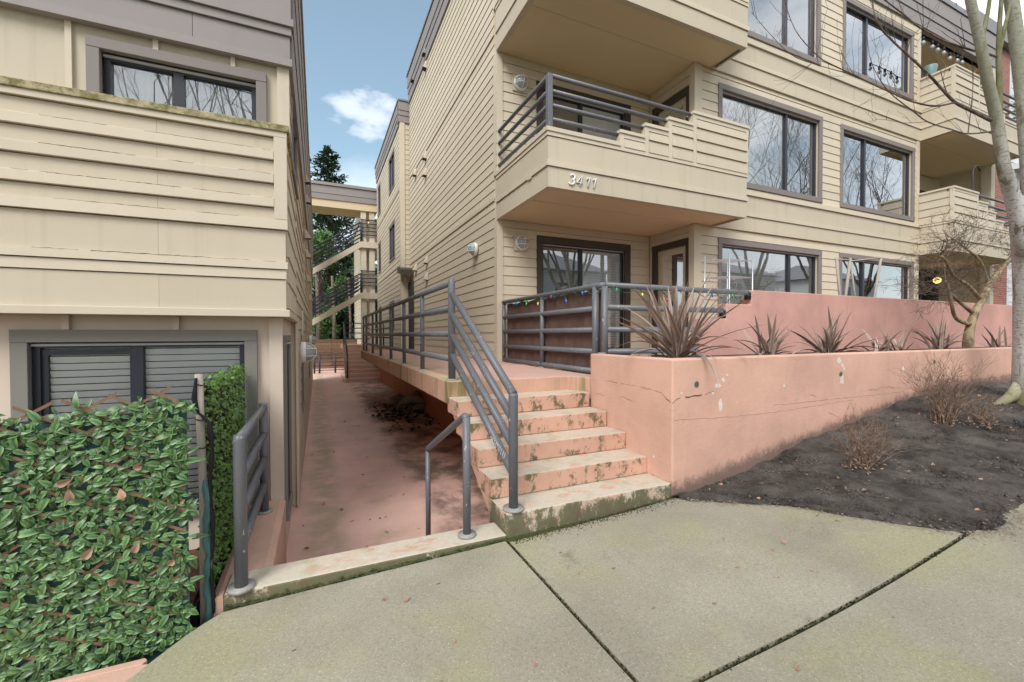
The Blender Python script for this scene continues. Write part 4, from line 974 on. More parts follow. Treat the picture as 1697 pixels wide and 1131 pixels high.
def sph(c, r, mat_, name, parent=None, n=10, sc=(1, 1, 1)):
    v = []; f = []
    for i in range(n+1):
        for j in range(n*2):
            a, b = math.pi*i/n, math.pi*j/n; v.append((c[0]+r*sc[0]*math.sin(a)*math.cos(b), c[1]+r*sc[1]*math.sin(a)*math.sin(b), c[2]+r*sc[2]*math.cos(a)))
    for i in range(n):
        for j in range(n*2): q = (j+1) % (n*2); f.append((i*2*n+j, i*2*n+q, (i+1)*2*n+q, (i+1)*2*n+j))
    return mesh(name, v, f, mat_, parent, True)
t = thing('ceiling_lamp', 'glowing yellow ceiling lamp inside the far ground floor recess', 'lamp', (17, 7.2, 3.2))
c = ony(1553, 465, 7.0); sph((c[0], 7.0, c[2]), .10, M_LAMPON, 'globe', t); tube('bracket', M_DKTRIM, [(c[0], 7.0, c[2]+.08), (c[0], 7.0, S1+.02)], .02, t)
pl_ = bpy.data.lights.new('lamp_glow', 'POINT'); pl_.energy = 2.5; pl_.color = (1, .75, .4); pl_.shadow_soft_size = .12
po = bpy.data.objects.new('lamp_glow', pl_); po.location = (c[0], 6.78, c[2]); link(po, t)
# dark open ground floor recess railing, far bay
fg = thing('far_patio_railing', 'black two-bar railing before the dark far ground floor recess', 'railing', (16, 5, 1))
for z in (2.21, 1.93): tube('rail', M_BLACK, [(15.1, 6.0, z), (19.5, 6.0, z)], .035, fg, 8)
for x in (15.2, 17.2, 19): tube('post', M_BLACK, [(x, 6.0, .985), (x, 6.0, 2.21)], .035, fg, 8)
# house number
hn = thing('house_number', 'white raised numerals 3411 on the balcony front', 'house number', (3.68, YC, 3.8))
def digit(strokes, x, z, h=.155):
    mb = MB()
    for s in strokes: mb.tube([(x+(p[0]+.22*p[1])*h, YC-.016, z+p[1]*h) for p in s], .0125, 8)
    mb.out('digit', M_NUM, hn, True)
arc = lambda cx_, cy_, rx, ry, a, b, n=12: [(cx_+rx*math.cos(q), cy_+ry*math.sin(q)) for q in np.linspace(R(a), R(b), n)]
three = [arc(.28, .74, .25, .24, 160, -80)+arc(.28, .26, .29, .25, 80, -160)]
four = [[(.45, 0), (.45, 1), (.0, .28), (.66, .28)]]; one = [[(.05, .72), (.3, 1), (.3, 0)]]
dz = (3.80-3.77)
for s, x, z in ((three, 3.40, 3.725), (four, 3.53, 3.728), (one, 3.69, 3.728), (one, 3.80, 3.728)): digit(s, x, z)
# string of coloured bulbs on the patio rail
sl_ = thing('coloured_string_lights', 'string of coloured holiday bulbs along the patio rail', 'string lights', (4, 4.3, 2.1))
pts = []; bulbs = []; rg = random.Random(11)
path = [(xq-.045, 7.3-.1*i, 2.10+.05*math.sin(i*2.2)-.05) for i in range(29)]+[(xq+.06+.1*i, yq-.045, 2.09+.05*math.sin(i*1.9)-.05) for i in range(25)]
tube('wire', M_GWIRE, path, .005, sl_, 5)
for i in range(2, len(path), 4):
    p = Vector(path[i]); d = Vector((rg.uniform(-.4, .4), rg.uniform(-.5, .1), -1)).normalized()
    m_ = M_BULBS[(i//4+rg.randrange(2)) % 5]
    tube('bulb', m_, [p+d*.025, p+d*.036, p+d*.05, p+d*.068, p+d*.08], [.009, .014, .015, .009, .002], sl_, 10); tube('socket', M_GWIRE, [p, p+d*.034], .010, sl_, 8)
# clear bulbs on the far top balcony
s2 = thing('patio_string_bulbs', 'row of clear hanging bulbs under the top floor eave', 'string lights', (16, 6, 9.6))
bp = [ony(x, y, 5.75) for x, y in ((1530, 66), (1545, 73), (1554, 78), (1564, 83), (1574, 92), (1586, 96), (1594, 99))]
tube('wire', M_BLACK, [(p[0], p[1], p[2]+.06) for p in bp], .01, s2, 5)
for p in bp:
    tube('socket', M_BLACK, [(p[0], p[1], p[2]+.07), (p[0], p[1], p[2]-.02)], .03, s2, 8); tube('bulb', M_CLEARB, [(p[0], p[1], p[2]-.02), (p[0], p[1], p[2]-.09), (p[0], p[1], p[2]-.15)], [.02, .05, .01], s2, 8)
# wire shelf and frames standing on the patio
ws = thing('wire_shelf', 'empty galvanised wire shelf standing on the patio by the window', 'shelf', (6.6, 5.6, 1))
for x in (6.42, 6.62, 7.0, 7.22):
    y = 5.7 if x in (6.42, 7.0) else 5.35; tube('upright', M_WIRE, [(x, y, 1), (x, y, 2.92)], .013, ws, 6)
for z in (2.83, 2.52, 2.2, 1.9):
    mb = MB()
    for y in (5.35, 5.45, 5.55, 5.7): mb.tube([(6.42 if y > 5.5 else 6.62, y, z), (7.0 if y > 5.5 else 7.22, y, z)], .006, 5)
    for k in range(7): x = 6.42+k*.096; mb.tube([(x, 5.7, z), (x+.2, 5.35, z)], .004, 4)
    mb.out('wire_deck', M_WIRE, ws)
tf = thing('timber_frame', 'weathered bare timber plant frame standing behind the pink wall', 'frame', (9, 5, 1))
M_GREYW = paint('grey_weathered_timber', (.36, .32, .28), .8, .25, 8, .3)
def pp(px, py, Y=4.75): q = ony(px, py, Y); return (float(q[0]), float(q[1]), float(q[2]))
for A_, B_, r in (((1386, 428), (1392, 492), .026), ((1409, 429), (1401, 492), .030), ((1409, 431), (1417, 492), .018), ((1460, 427), (1449, 493), .026), ((1386, 430), (1409, 431), .014), ((1409, 433), (1460, 428), .014)):
    a, b = Vector(pp(*A_)), Vector(pp(*B_)); tube('timber', M_GREYW, [a, b+(b-a)*.9 if r > .016 else b], r, tf, 4)
# ------------------------------------------------------------------ leaves and plants
def set_attr(me, name, vals):
    a = me.attributes.new(name, 'FLOAT', 'POINT'); a.data.foreach_set('value', vals)
def leaf_geo(L_=.06, w=.022, bend=.25, cup=.3):
    """pointed oval leaf along +Y, 3 rows: midrib + rim; returns verts, faces, rim values"""
    v = [(0, 0, 0)]; rim = [.1]
    for t in (.25, .55, .82):
        ww = w*math.sin(math.pi*(t**.8))*.98; z = -bend*L_*t*t; y = L_*t
        v += [(-ww, y, z+cup*ww), (0, y, z), (ww, y, z+cup*ww)]; rim += [1, .05, 1]
    v.append((0, L_, -bend*L_)); rim.append(.8)
    f = [(0, 2, 1), (0, 3, 2), (1, 2, 5, 4), (2, 3, 6, 5), (4, 5, 8, 7), (5, 6, 9, 8), (7, 8, 10), (8, 9, 10)]
    return v, f, rim
class Leaves:
    def __init__(s): s.v = []; s.f = []; s.rim = []; s.tone = []
    def add(s, geo, M, tone):
        v, f, rim = geo; n = len(s.v); s.v += [tuple(M @ Vector(p)) for p in v]; s.f += [tuple(i+n for i in q) for q in f]; s.rim += rim; s.tone += [tone]*len(v)
    def out(s, name, mat_, parent=None):
        o = mesh(name, s.v, s.f, mat_, parent, True); set_attr(o.data, 'rim', s.rim); set_attr(o.data, 'tone', s.tone); return o
def frame(dirv, up):
    y = Vector(dirv).normalized(); z = Vector(up)-y*Vector(up).dot(y); z = z.normalized() if z.length > 1e-4 else y.orthogonal().normalized(); x = y.cross(z)
    return Matrix((x, y, z)).transposed().to_4x4()
# ivy screen: lattice, cloth, 300 leaves as pieces and the rest as one
A0, A1 = Vector((-1.42, 2.715, 0)), Vector((-.665, 2.858, 0))
iv = thing('ivy_screen', 'artificial leaf screen on brown lattice with teal cloth, left of the kerb', 'screen', (-1.0, 2.78, -.1))
ud = (A1-A0).normalized(); LN = (A1-A0).length; nd = Vector((ud.y, -ud.x, 0))       # towards the street
def IP(u, z, d=0): q = A0+ud*u+nd*d; return Vector((q.x, q.y, z))
ZT = lambda u: 1.135+.07*u/LN
ZB = -.24
v = [tuple(IP(u, z, -.012+.006*math.sin(u*20+z*7))) for u in np.linspace(0, LN+.01, 14) for z in np.linspace(ZB, 1.10, 12)]
mesh('shade_cloth', v, [(i*12+j, i*12+12+j, i*12+13+j, i*12+j+1) for i in range(13) for j in range(11)], M_TEAL, iv, True)
for s in (-1, 1):
    k = -1.4
    while k < 1.6:
        # slat of slope about 40 degrees clipped to the panel
        pts = []
        for u in np.linspace(0, LN, 60):
            z = k+s*.62*(u if s > 0 else u-LN)
            if ZB+.16 < z < ZT(u)+.03: pts.append((u, z))
        if len(pts) > 3:
            a, b = pts[0], pts[-1]; w = .008; d0 = .013 if s > 0 else .019
            q = [IP(a[0], a[1]-w, d0), IP(b[0], b[1]-w, d0), IP(b[0], b[1]+w, d0), IP(a[0], a[1]+w, d0)]; r = [p-nd*.006 for p in q]
            mesh('lattice_slat', [tuple(p) for p in q+r], [(0, 1, 2, 3), (7, 6, 5, 4), (0, 4, 5, 1), (1, 5, 6, 2), (2, 6, 7, 3), (3, 7, 4, 0)], M_LATT, iv)
        k += .115
rg = random.Random(21)
VAR = []
for k in range(5):
    g_ = leaf_geo(.050*(.82+.1*k), .0105+.0014*k, .2+.22*k, .35); me = bpy.data.meshes.new('leaf'); me.from_pydata(g_[0], [], g_[1]); me.materials.append(M_IVY)
    me.polygons.foreach_set('use_smooth', [True]*len(me.polygons)); set_attr(me, 'rim', g_[2]); set_attr(me, 'tone', [rg.random()]*len(g_[0])); VAR.append((me, g_))
spots = []
for gu in np.arange(.0, LN+.01, .033):
    for gz in np.arange(ZB+.09, 1.19, .033):
        u = gu+rg.uniform(-.025, .025); z = gz+rg.uniform(-.025, .025)
        if z > ZT(u)-.03+.03*math.sin(u*23) or rg.random() < .10: continue
        nl = rg.choice([3, 4, 4, 5])
        for j in range(nl): spots.append((u+rg.uniform(-.008, .008), z+rg.uniform(-.008, .008)))
rg.shuffle(spots)
rest = Leaves()
for i, (u, z) in enumerate(spots):
    an = rg.uniform(0, 2*math.pi); out = rg.uniform(.25, 1.0)
    d = (ud*math.cos(an)+Vector((0, 0, 1))*(math.sin(an)*.7-.22)).normalized()+nd*out*.55
    up = nd*1.1+Vector((0, 0, 1))*.75+ud*rg.uniform(-.4, .4)
    M_ = Matrix.Translation(IP(u, z, .006+rg.uniform(0, .026))) @ frame(d, up) @ Matrix.Scale(rg.choice([rg.uniform(.45, .85), rg.uniform(.75, 1.25)]), 4)
    me, g_ = VAR[rg.randrange(5)]
    if i < 300:
        o = bpy.data.objects.new('leaf', me); link(o, iv); o.matrix_basis = M_
    else: rest.add(g_, M_, rg.random())
stuff(rest.out('foliage', M_IVY, iv))
dl = Leaves()
for i in range(14):
    u, z = rg.uniform(.05, LN), rg.uniform(0, 1.0); g_ = leaf_geo(.05, .02, .6, .8)
    dl.add(g_, Matrix.Translation(IP(u, z, .045)) @ frame((rg.uniform(-1, 1), rg.uniform(-.4, .4), rg.uniform(-1, 1)), nd), rg.random())
stuff(dl.out('caught_dead_leaves', M_DEAD, iv))
# post with torn cloth
pt = thing('screen_post', 'leaning wooden post wrapped in black and teal cloth at the screen end', 'post', (-.6, 2.96, -.1))
tube('stake', M_GREYW, [(-.615, 2.98, -.3), (-.610, 2.975, .6), (-.618, 2.97, 1.0), (-.622, 2.965, 1.28)], [.020, .020, .021, .021], pt, 8)
def ribbon(name, m, pts, w, par):
    v = []; f = []
    for i, (x, y, z) in enumerate(pts): ww = w*(1+.35*math.sin(i*1.9)); v += [(x-ww, y+.008*math.sin(i*2.3), z), (x, y-.02, z), (x+ww*.6, y+.01, z)]
    for i in range(len(pts)-1): f += [(3*i, 3*i+1, 3*i+4, 3*i+3), (3*i+1, 3*i+2, 3*i+5, 3*i+4)]
    return mesh(name, v, f, m, par, True)
ribbon('teal_cloth', M_TEAL, [(-.583+.006*math.sin(i*.9), 2.94, -.16+.044*i) for i in range(20)], .020, pt)
ribbon('black_cloth', M_BLACK, [(-.566+.007*math.sin(i*.7+1), 2.952, -.1+.05*i) for i in range(23)]+[(-.62, 2.95, 1.06), (-.635, 2.95, 1.14), (-.628, 2.95, 1.26)], .014, pt)
for z in (1.22, 1.02, .86): tube('wire_tie', M_BLACK, [(-.618+.024*math.cos(q), 2.968+.024*math.sin(q), z+.004*math.sin(q*2)) for q in np.linspace(0, 2*math.pi, 13)], .003, pt, 5)
# small-leaved hedge screen along the low wall
hd = thing('hedge_screen', 'narrow small-leaved green screen behind the side railing', 'screen', (-.6, 3.7, 0))
lv = Leaves(); gs = leaf_geo(.026, .009, .2, .3)
for i in range(5200):
    y = 3.02+1.40*rg.random(); z = -.25+1.52*rg.random()
    if z > 1.24-.02*math.sin(y*9)+.03*rg.random(): continue
    x = -.607+rg.gauss(0, .017)
    lv.add(gs, Matrix.Translation((x, y, z)) @ frame((rg.uniform(-.6, 1), rg.uniform(-1, 1), rg.uniform(-.9, .6)), (1, -.4, .7)) @ Matrix.Scale(rg.uniform(.7, 1.35), 4), rg.random())
stuff(lv.out('foliage', M_BOX, hd))
mesh('backing_net', [(-.622, 3.0, -.3), (-.622, 4.44, -.3), (-.622, 4.44, 1.2), (-.622, 3.0, 1.2)], [(0, 1, 2, 3)], M_BLACK, hd)
tr = thing('planter_trough', 'dark trough of bark mulch behind the screen post', 'trough', (-.75, 3.2, -.35))
box('trough_wall', M_BLACK, -.95, -.65, 3.0, 3.6, -.349, -.06, tr); box('mulch', M_BARK, -.93, -.67, 3.02, 3.58, -.06, -.035, tr)

# flax plants in the planter
def flax(x, y, z, n, L_, label, spread=1., seed=0):
    rg = random.Random(seed); t = thing('flax_plant', label, 'plant', (x, y, z), 'bronze flax plants in the planter')
    lv = Leaves()
    for i in range(n):
        az = rg.uniform(0, 2*math.pi); le = L_*rg.uniform(.5, 1.1); lean = abs(rg.gauss(.15, .42))*spread+.05; w = .022*rg.uniform(.7, 1.25)
        k = 8; drop = rg.uniform(.1, 1.5)*lean; pts = []; p = Vector((x+rg.gauss(0, .045), y+rg.gauss(0, .04), z-.03)); th = lean
        for j in range(k+1): pts.append(p.copy()); d = Vector((math.cos(az)*math.sin(th), math.sin(az)*math.sin(th), math.cos(th))); p += d*le/k; th += drop*1.9/k
        sd_ = Vector((-math.sin(az), math.cos(az), 0)); sd_ = (sd_+Vector((rg.uniform(-.6, .6), rg.uniform(-.6, .6), rg.uniform(-.3, .3)))).normalized()
        v = []; rim = []
        for j, q in enumerate(pts):
            s = j/k; ww = w*(1-.15*s)*(1-max(0, (s-.55)/.45)**1.6)+.0006; nn = Vector((0, 0, 1)); v += [tuple(q-sd_*ww+Vector((0, 0, ww*.4))), tuple(q), tuple(q+sd_*ww+Vector((0, 0, ww*.4)))]; rim += [1, .1, .9]
        n0 = len(lv.v); lv.v += v; lv.rim += rim; lv.tone += [rg.random()]*len(v)
        for j in range(k): a = n0+3*j; lv.f += [(a, a+1, a+4, a+3), (a+1, a+2, a+5, a+4)]
    lv.out('blades', M_PHOR, t); return t
flax(3.47, 3.42, 1.21, 95, 1.0, 'largest bronze flax plant, at the planter corner', 1.15, 1)
flax(5.0, 3.5, 1.21, 44, .56, 'second flax plant along the planter from the corner', 1.1, 2)
flax(6.2, 3.5, 1.21, 46, .66, 'tall spiky flax plant in the middle of the planter', 1.1, 3)
flax(7.35, 3.45, 1.21, 20, .46, 'small sparse flax tuft between taller plants in the planter', 1.0, 4)
flax(7.75, 3.45, 1.21, 16, .50, 'thin flax tuft just right of the smallest one', 1.3, 5)
flax(8.85, 3.4, 1.21, 34, .60, 'flax plant beside the small twisted tree', 1.2, 6)
flax(10.9, 3.4, 1.21, 18, .55, 'flax tuft half hidden by the white trunk', 1.1, 7)

# black mondo grass at the birch foot
def grass(x, y, z, n, L_, label, seed):
    rg = random.Random(seed); t = thing('grass_tuft', label, 'plant', (x, y, z), 'black grass tufts'); lv = Leaves()
    for i in range(n):
        az = rg.uniform(0, 2*math.pi); le = L_*rg.uniform(.6, 1.1); th = rg.uniform(.3, 1.1); p = Vector((x+rg.gauss(0, .10), y+rg.gauss(0, .05), z)); v = []; rim = []
        sd_ = Vector((-math.sin(az), math.cos(az), 0))*.004
        for j in range(5): v += [tuple(p-sd_*(1-j/4.4)), tuple(p+sd_*(1-j/4.4))]; rim += [.3, .9]; p = p+Vector((math.cos(az)*math.sin(th), math.sin(az)*math.sin(th), math.cos(th)))*le/4; th += .35
        n0 = len(lv.v); lv.v += v; lv.rim += rim; lv.tone += [rg.random()]*10
        for j in range(4): a = n0+2*j; lv.f.append((a, a+1, a+3, a+2))
    lv.out('blades', M_MONDO, t)
grass(7.15, 1.98, bedz(7.15, 1.98)-.01, 190, .20, 'black grass tuft in front of the white trunk', 1); grass(7.55, 1.95, bedz(7.5, 1.95)-.01, 120, .20, 'black grass tuft at the right foot of the white trunk', 3)
grass(8.2, 2.85, bedz(8.2, 2.85), 120, .22, 'black grass tuft against the wall left of the trunk', 2)

# ------------------------------------------------------------------ bare woody growth
def grow(mb, p, d, L_, r, depth, rg, bend=.25, split=(2, 3), up=.1, ang=.6, shr=.68, seg=4, rmin=.0012, n=5):
    pts = [p.copy()]; rad = [r]; dd = d.normalized()
    for i in range(seg):
        dd = (dd+Vector((rg.gauss(0, bend), rg.gauss(0, bend), rg.gauss(0, bend)+up))*.5).normalized(); p = p+dd*L_/seg; pts.append(p.copy()); rad.append(max(rmin, r*(1-.45*(i+1)/seg)))
    mb.tube(pts, rad, n if r > .004 else 3, False)
    if depth > 0:
        for k in range(rg.randint(*split)):
            i = rg.randint(max(1, seg-2), seg) if k else seg; ax = dd.orthogonal(); q = Matrix.Rotation(rg.uniform(0, 2*math.pi), 3, dd) @ ax
            nd_ = (dd+q*rg.uniform(.4, 1.1)*ang).normalized()
            grow(mb, pts[i], nd_, L_*shr*rg.uniform(.7, 1.15), rad[i]*.72, depth-1, rg, bend, split, up, ang, shr, seg, rmin, n)
def shrub(x, y, label, H_, n, seed, spread, r=.007):
    rg = random.Random(seed); z = bedz(x, y); t = thing('bare_shrub', label, 'shrub', (x, y, z)); mb = MB()
    for i in range(n):
        az = rg.uniform(0, 2*math.pi); d = Vector((math.cos(az)*spread*rg.random(), math.sin(az)*spread*rg.random(), 1))
        grow(mb, Vector((x+rg.gauss(0, .045), y+rg.gauss(0, .04), z-.02)), d, H_*.36*rg.uniform(.8, 1.2), r*rg.uniform(.7, 1.2), 3, rg, .28, (2, 3), .12, .75, .66, 3)
    mb.out('branches', M_SHRB, t, True)
    lv = Leaves(); g_ = leaf_geo(.03, .012, .5, .5)
    for i in range(60): lv.add(g_, Matrix.Translation((x+rg.gauss(0, .12), y+rg.gauss(0, .1), z+abs(rg.gauss(0, .06)))) @ frame((rg.uniform(-1, 1), rg.uniform(-1, 1), .2), (0, 0, 1)), rg.random())
    stuff(lv.out('caught_dead_leaves', M_DEAD, t))
shrub(4.62, 2.30, 'small tangled leafless shrub alone on the dark soil', .66, 34, 4, .8, .006)
shrub(6.45, 2.42, 'tall leafless twiggy shrub between planter wall and white trunk', .95, 42, 9, .55, .008)
shrub(6.75, 2.2, 'lower bare shrub at the foot of the taller twiggy one', .45, 20, 13, .8, .006)

# birch
YT2 = 2.25
def bp_(px, py, y=YT2): q = ony(px, py, y); return Vector((float(q[0]), float(q[1]), float(q[2])))
bz = bedz(7.9, 2.25)
br = thing('white_barked_tree', 'large bare white-barked street tree forking at the right edge', 'tree', (7.9, 2.25, bz))
tb = MB()
def limb(pts, rs, y=None, n=14):
    q = [bp_(*p[:2], p[2] if len(p) > 2 else YT2) for p in pts]
    # smooth the path
    P_, R_ = [], []
    for i in range(len(q)-1):
        for s in np.linspace(0, 1, 5)[:-1]:
            p0, p1, p2, p3 = q[max(i-1, 0)], q[i], q[i+1], q[min(i+2, len(q)-1)]
            P_.append(.5*((2*p1)+(p2-p0)*s+(2*p0-5*p1+4*p2-p3)*s*s+(3*p1-p0-3*p2+p3)*s**3)); R_.append(rs[i]+(rs[i+1]-rs[i])*s)
    P_.append(q[-1]); R_.append(rs[-1]); return P_, R_
def stem(mb, pts, rs, n=14):
    P_, R_ = limb(pts, rs); mb.tube(P_, R_, n, True); return P_, R_
stem(tb, [(1718, 735), (1716, 690), (1714, 640), (1712, 560), (1710, 470), (1704, 400), (1690, 330)], [.31, .245, .195, .172, .162, .148, .11], 20)
# root flare
for a, l_ in ((200, .62), (250, .5), (150, .45), (300, .5), (20, .4)):
    c_ = Vector((bp_(1716, 690).x, 2.25, bz)); d_ = Vector((math.cos(R(a)), math.sin(R(a)), 0))
    tb.tube([c_+d_*.12+Vector((0, 0, .38)), c_+d_*.27+Vector((0, 0, .14)), c_+d_*l_+Vector((0, 0, .02)), c_+d_*(l_+.3)+Vector((0, 0, -.06))], [.075, .07, .045, .02], 10, True)
stem(tb, [(1700, 420), (1682, 340), (1664, 280), (1652, 200), (1636, 130), (1622, 60), (1608, 0), (1590, -90), (1560, -260)], [.09, .075, .062, .054, .050, .046, .042, .03, .015])
stem(tb, [(1712, 420), (1708, 330), (1702, 240), (1694, 150), (1684, 60), (1676, 0), (1660, -120), (1640, -300)], [.10, .078, .072, .068, .066, .062, .05, .02])
tb.out('trunk', M_BIRCH, br, True)
mm = MB()
stem(mm, [(1656, 225), (1656, 150), (1655, 95), (1656, 50), (1660, -10), (1668, -120)], [.032, .028, .026, .022, .018, .012], 9)
stem(mm, [(1655, 95), (1664, 50), (1676, 0), (1700, -100)], [.02, .018, .016, .012], 9)
stem(mm, [(1625, 70), (1634, 35), (1640, 0), (1650, -90)], [.024, .02, .017, .012], 9)
stem(mm, [(1625, 75), (1616, 30), (1606, -20)], [.025, .022, .016], 9)
mm.out('mossy_limb', M_MBR, br, True)
bb = MB(); rg = random.Random(8)
def branch(pts, r0, r1, tw=9, ln=.26, depth=1):
    r0, r1 = r0*.55, r1*.6
    n = len(pts); P_, R_ = stem(bb, pts, [r0+(r1-r0)*i/(n-1) for i in range(n)], 7)
    for k in range(tw):
        i = rg.randrange(2, len(P_)-1); t = (P_[i]-P_[i-1]).normalized(); d = Vector((rg.uniform(-.5, .3), rg.uniform(-.5, .5), rg.choice([1, 1, 1, -.5]))); d = (d+t*.5)
        grow(bb, P_[i], d, ln*rg.uniform(.5, 1.5), max(.0025, R_[i]*.38), depth, rg, .12, (1, 2), .1, .6, .6, 4, .0014, 5)
branch([(1652, 94), (1630, 88, 2.3), (1609, 83, 2.35), (1567, 69, 2.4), (1540, 55, 2.45), (1521, 44, 2.45), (1500, 26, 2.5), (1480, 11, 2.5), (1440, -20, 2.5)], .024, .010, 14)
branch([(1642, 200), (1610, 184, 2.3), (1583, 170, 2.35), (1560, 147, 2.4), (1537, 122, 2.4), (1503, 90, 2.45), (1480, 69, 2.5), (1456, 42, 2.5), (1446, 5, 2.55), (1444, -40, 2.55)], .034, .008, 14)
branch([(1583, 170, 2.35), (1549, 176, 2.4), (1510, 168, 2.45), (1478, 154, 2.5), (1447, 140, 2.5), (1415, 124, 2.55), (1380, 108, 2.6), (1354, 92, 2.6), (1318, 50, 2.6), (1296, -10, 2.6)], .020, .004, 14)
branch([(1646, 218), (1604, 222, 2.35), (1577, 215, 2.4), (1537, 202, 2.45), (1510, 182, 2.5), (1480, 159, 2.5), (1460, 135, 2.5), (1443, 100, 2.55), (1437, 60, 2.6)], .017, .004, 12)
branch([(1415, 124, 2.55), (1390, 118, 2.6), (1345, 105, 2.6), (1310, 90, 2.6), (1270, 50, 2.65), (1245, 20, 2.65)], .008, .003, 8)
branch([(1604, 222, 2.35), (1608, 190, 2.35), (1612, 150, 2.35), (1612, 110, 2.35), (1606, 95, 2.3)], .010, .004, 6, .16)
branch([(1503, 90, 2.45), (1512, 60, 2.45), (1545, 30, 2.4), (1565, -10, 2.4)], .008, .003, 5)
branch([(1537, 202, 2.45), (1500, 204, 2.5), (1460, 198, 2.5), (1440, 202, 2.55)], .006, .002, 5, .12)
bb.out('branches', M_TWIG, br, True)

# small twisted tree in the planter
sm = thing('small_twisted_tree', 'small bare tan-barked tree with dense twigs rising from the planter', 'tree', (9.6, 3.6, 1.2))
YS = 3.65; mb = MB()
def s_(pts, rs, n=9): P_, R_ = limb([(a, b, YS+c) for a, b, c in pts], rs); mb.tube(P_, R_, n, True); return P_
k1 = s_([(1604, 584, 0), (1605, 560, 0), (1609, 538, 0), (1616, 519, 0), (1626, 500, 0), (1636, 480, 0), (1649, 460, .05), (1664, 441, .1), (1690, 415, .1)], [.085, .075, .064, .058, .055, .052, .045, .038, .03], 12)
k2 = s_([(1606, 538, 0), (1590, 532, -.05), (1582, 524, -.08), (1578, 510, -.1), (1573, 484, -.1), (1566, 466, -.1)], [.04, .03, .028, .026, .026, .024])
k3 = s_([(1611, 518, 0), (1592, 502, .05), (1575, 485, .08), (1570, 470, .1)], [.035, .028, .024, .02])
k4 = s_([(1623, 494, 0), (1605, 474, -.05), (1590, 464, -.05), (1580, 457, -.05), (1568, 434, -.05), (1560, 425, -.05)], [.035, .028, .026, .024, .024, .02])
k5 = s_([(1640, 474, .05), (1632, 450, .1), (1622, 430, .1), (1600, 412, .1), (1580, 400, .1), (1558, 424, .1)], [.03, .024, .02, .017, .014, .012])
mb.out('trunk', M_TAN, sm, True)
cb = MB(); rg = random.Random(17)
def tips(P_, k, L_, lo=.5):
    for _ in range(k):
        p = P_[rg.randrange(int(len(P_)*lo), len(P_))]; d = Vector((rg.uniform(-1, .9), rg.uniform(-.6, .6), rg.uniform(-.25, .9)))
        grow(cb, p, d, L_*rg.uniform(.7, 1.2), .0085, 4, rg, .35, (2, 3), .03, .9, .74, 3, .0022, 4)
tips(k2, 10, .32, .75); tips(k3, 9, .32, .6); tips(k4, 13, .34, .6); tips(k5, 17, .32, .3); tips(k1, 8, .30, .7)
cb.out('crown', M_TWIG, sm, True)
# ------------------------------------------------------------------ trees beyond the alley
def card(lv, c, d, up, s, w, tone, rg):
    g_ = ([(-w*.5, 0, 0), (w*.5, 0, 0), (w*.35, s, 0), (-w*.35, s, 0)], [(0, 1, 2, 3)], [rg.random()*.5, rg.random()*.5, 1, .8]); lv.add(g_, Matrix.Translation(c) @ frame(d, up), tone)
def conifer(x, y, z, H_, rad, label, seed, n_wh=34, dens=1.):
    rg = random.Random(seed); t = thing('conifer_tree', label, 'tree', (x, y, z), 'evergreens beyond the alley')
    tube('trunk', M_TWIG, [(x, y, z), (x+.1, y, z+H_*.5), (x, y, z+H_)], [rad*.09, rad*.05, .02], t, 8); lv = Leaves(); lb_ = MB()
    for w in range(n_wh):
        h = .10+.90*w/n_wh; L0 = rad*(1-h)**.9+.2
        for b in range(rg.randint(4, 7)):
            az = rg.uniform(0, 2*math.pi); le = L0*rg.uniform(.55, 1.15); p = Vector((x, y, z+H_*(h+rg.uniform(-.012, .012)))); th = rg.uniform(-.1, .35)+.25*h
            d = Vector((math.cos(az)*math.cos(th), math.sin(az)*math.cos(th), math.sin(th))); q = p+d*le+Vector((0, 0, -.12*le)); lb_.tube([p, p+d*le*.5, q], [.035, .02, .008], 4, False)
            for k in range(int(26*dens*le/rad*1.6)+6):
                s = rg.uniform(.12, 1.0); c = p+(q-p)*s+Vector((rg.gauss(0, .13), rg.gauss(0, .13), rg.gauss(0, .09)))*(.5+le*.3)
                card(lv, c, d+Vector((rg.uniform(-1, 1), rg.uniform(-1, 1), rg.uniform(-.8, .4))), (rg.uniform(-.5, .5), rg.uniform(-.5, .5), 1), rg.uniform(.2, .5), rg.uniform(.07, .18), rg.random(), rg)
    lb_.out('limbs', M_TWIG, t, True); stuff(lv.out('crown', M_CONI, t))
def bushy(x, y, z, H_, rx, label, m, seed, n=5200, leaf=.16, trunk=True):
    rg = random.Random(seed); t = thing('evergreen_tree' if trunk else 'evergreen_shrub', label, 'tree' if trunk else 'shrub', (x, y, z), 'evergreens beyond the alley'); lv = Leaves(); lb_ = MB()
    lb_.tube([(x, y, z), (x+.05, y, z+H_*.4), (x, y, z+H_*.85)], [.13, .1, .03], 8, False)
    cl = []
    for i in range(46):
        a, b = rg.uniform(0, 2*math.pi), rg.uniform(.16, 1); q = math.sin(math.pi*min(1, b*.85+.12))**.7*rx*math.sqrt(rg.random()); c = Vector((x+q*math.cos(a), y+q*math.sin(a), z+H_*b)); cl.append((c, rg.uniform(.35, .8)*rx*.42)); lb_.tube([(x, y, z+H_*b*.6), c], [.05, .01], 4, False)
    for i in range(n):
        c, s = cl[rg.randrange(len(cl))]; o = Vector((rg.gauss(0, 1), rg.gauss(0, 1), rg.gauss(0, .75))).normalized()*s*rg.random()**.4
        card(lv, c+o, o+Vector((rg.uniform(-.5, .5), rg.uniform(-.5, .5), rg.uniform(-.7, .5))), (rg.uniform(-1, 1), -.6, 1), leaf*rg.uniform(.6, 1.4), leaf*.42*rg.uniform(.7, 1.3), rg.random(), rg)
    lb_.out('trunk', M_TWIG, t, True); stuff(lv.out('crown', m, t))
conifer(.9, 38, -1, 17.6, 6.4, 'tall conifer rising above the alley bridge', 1, 46, 3.0)
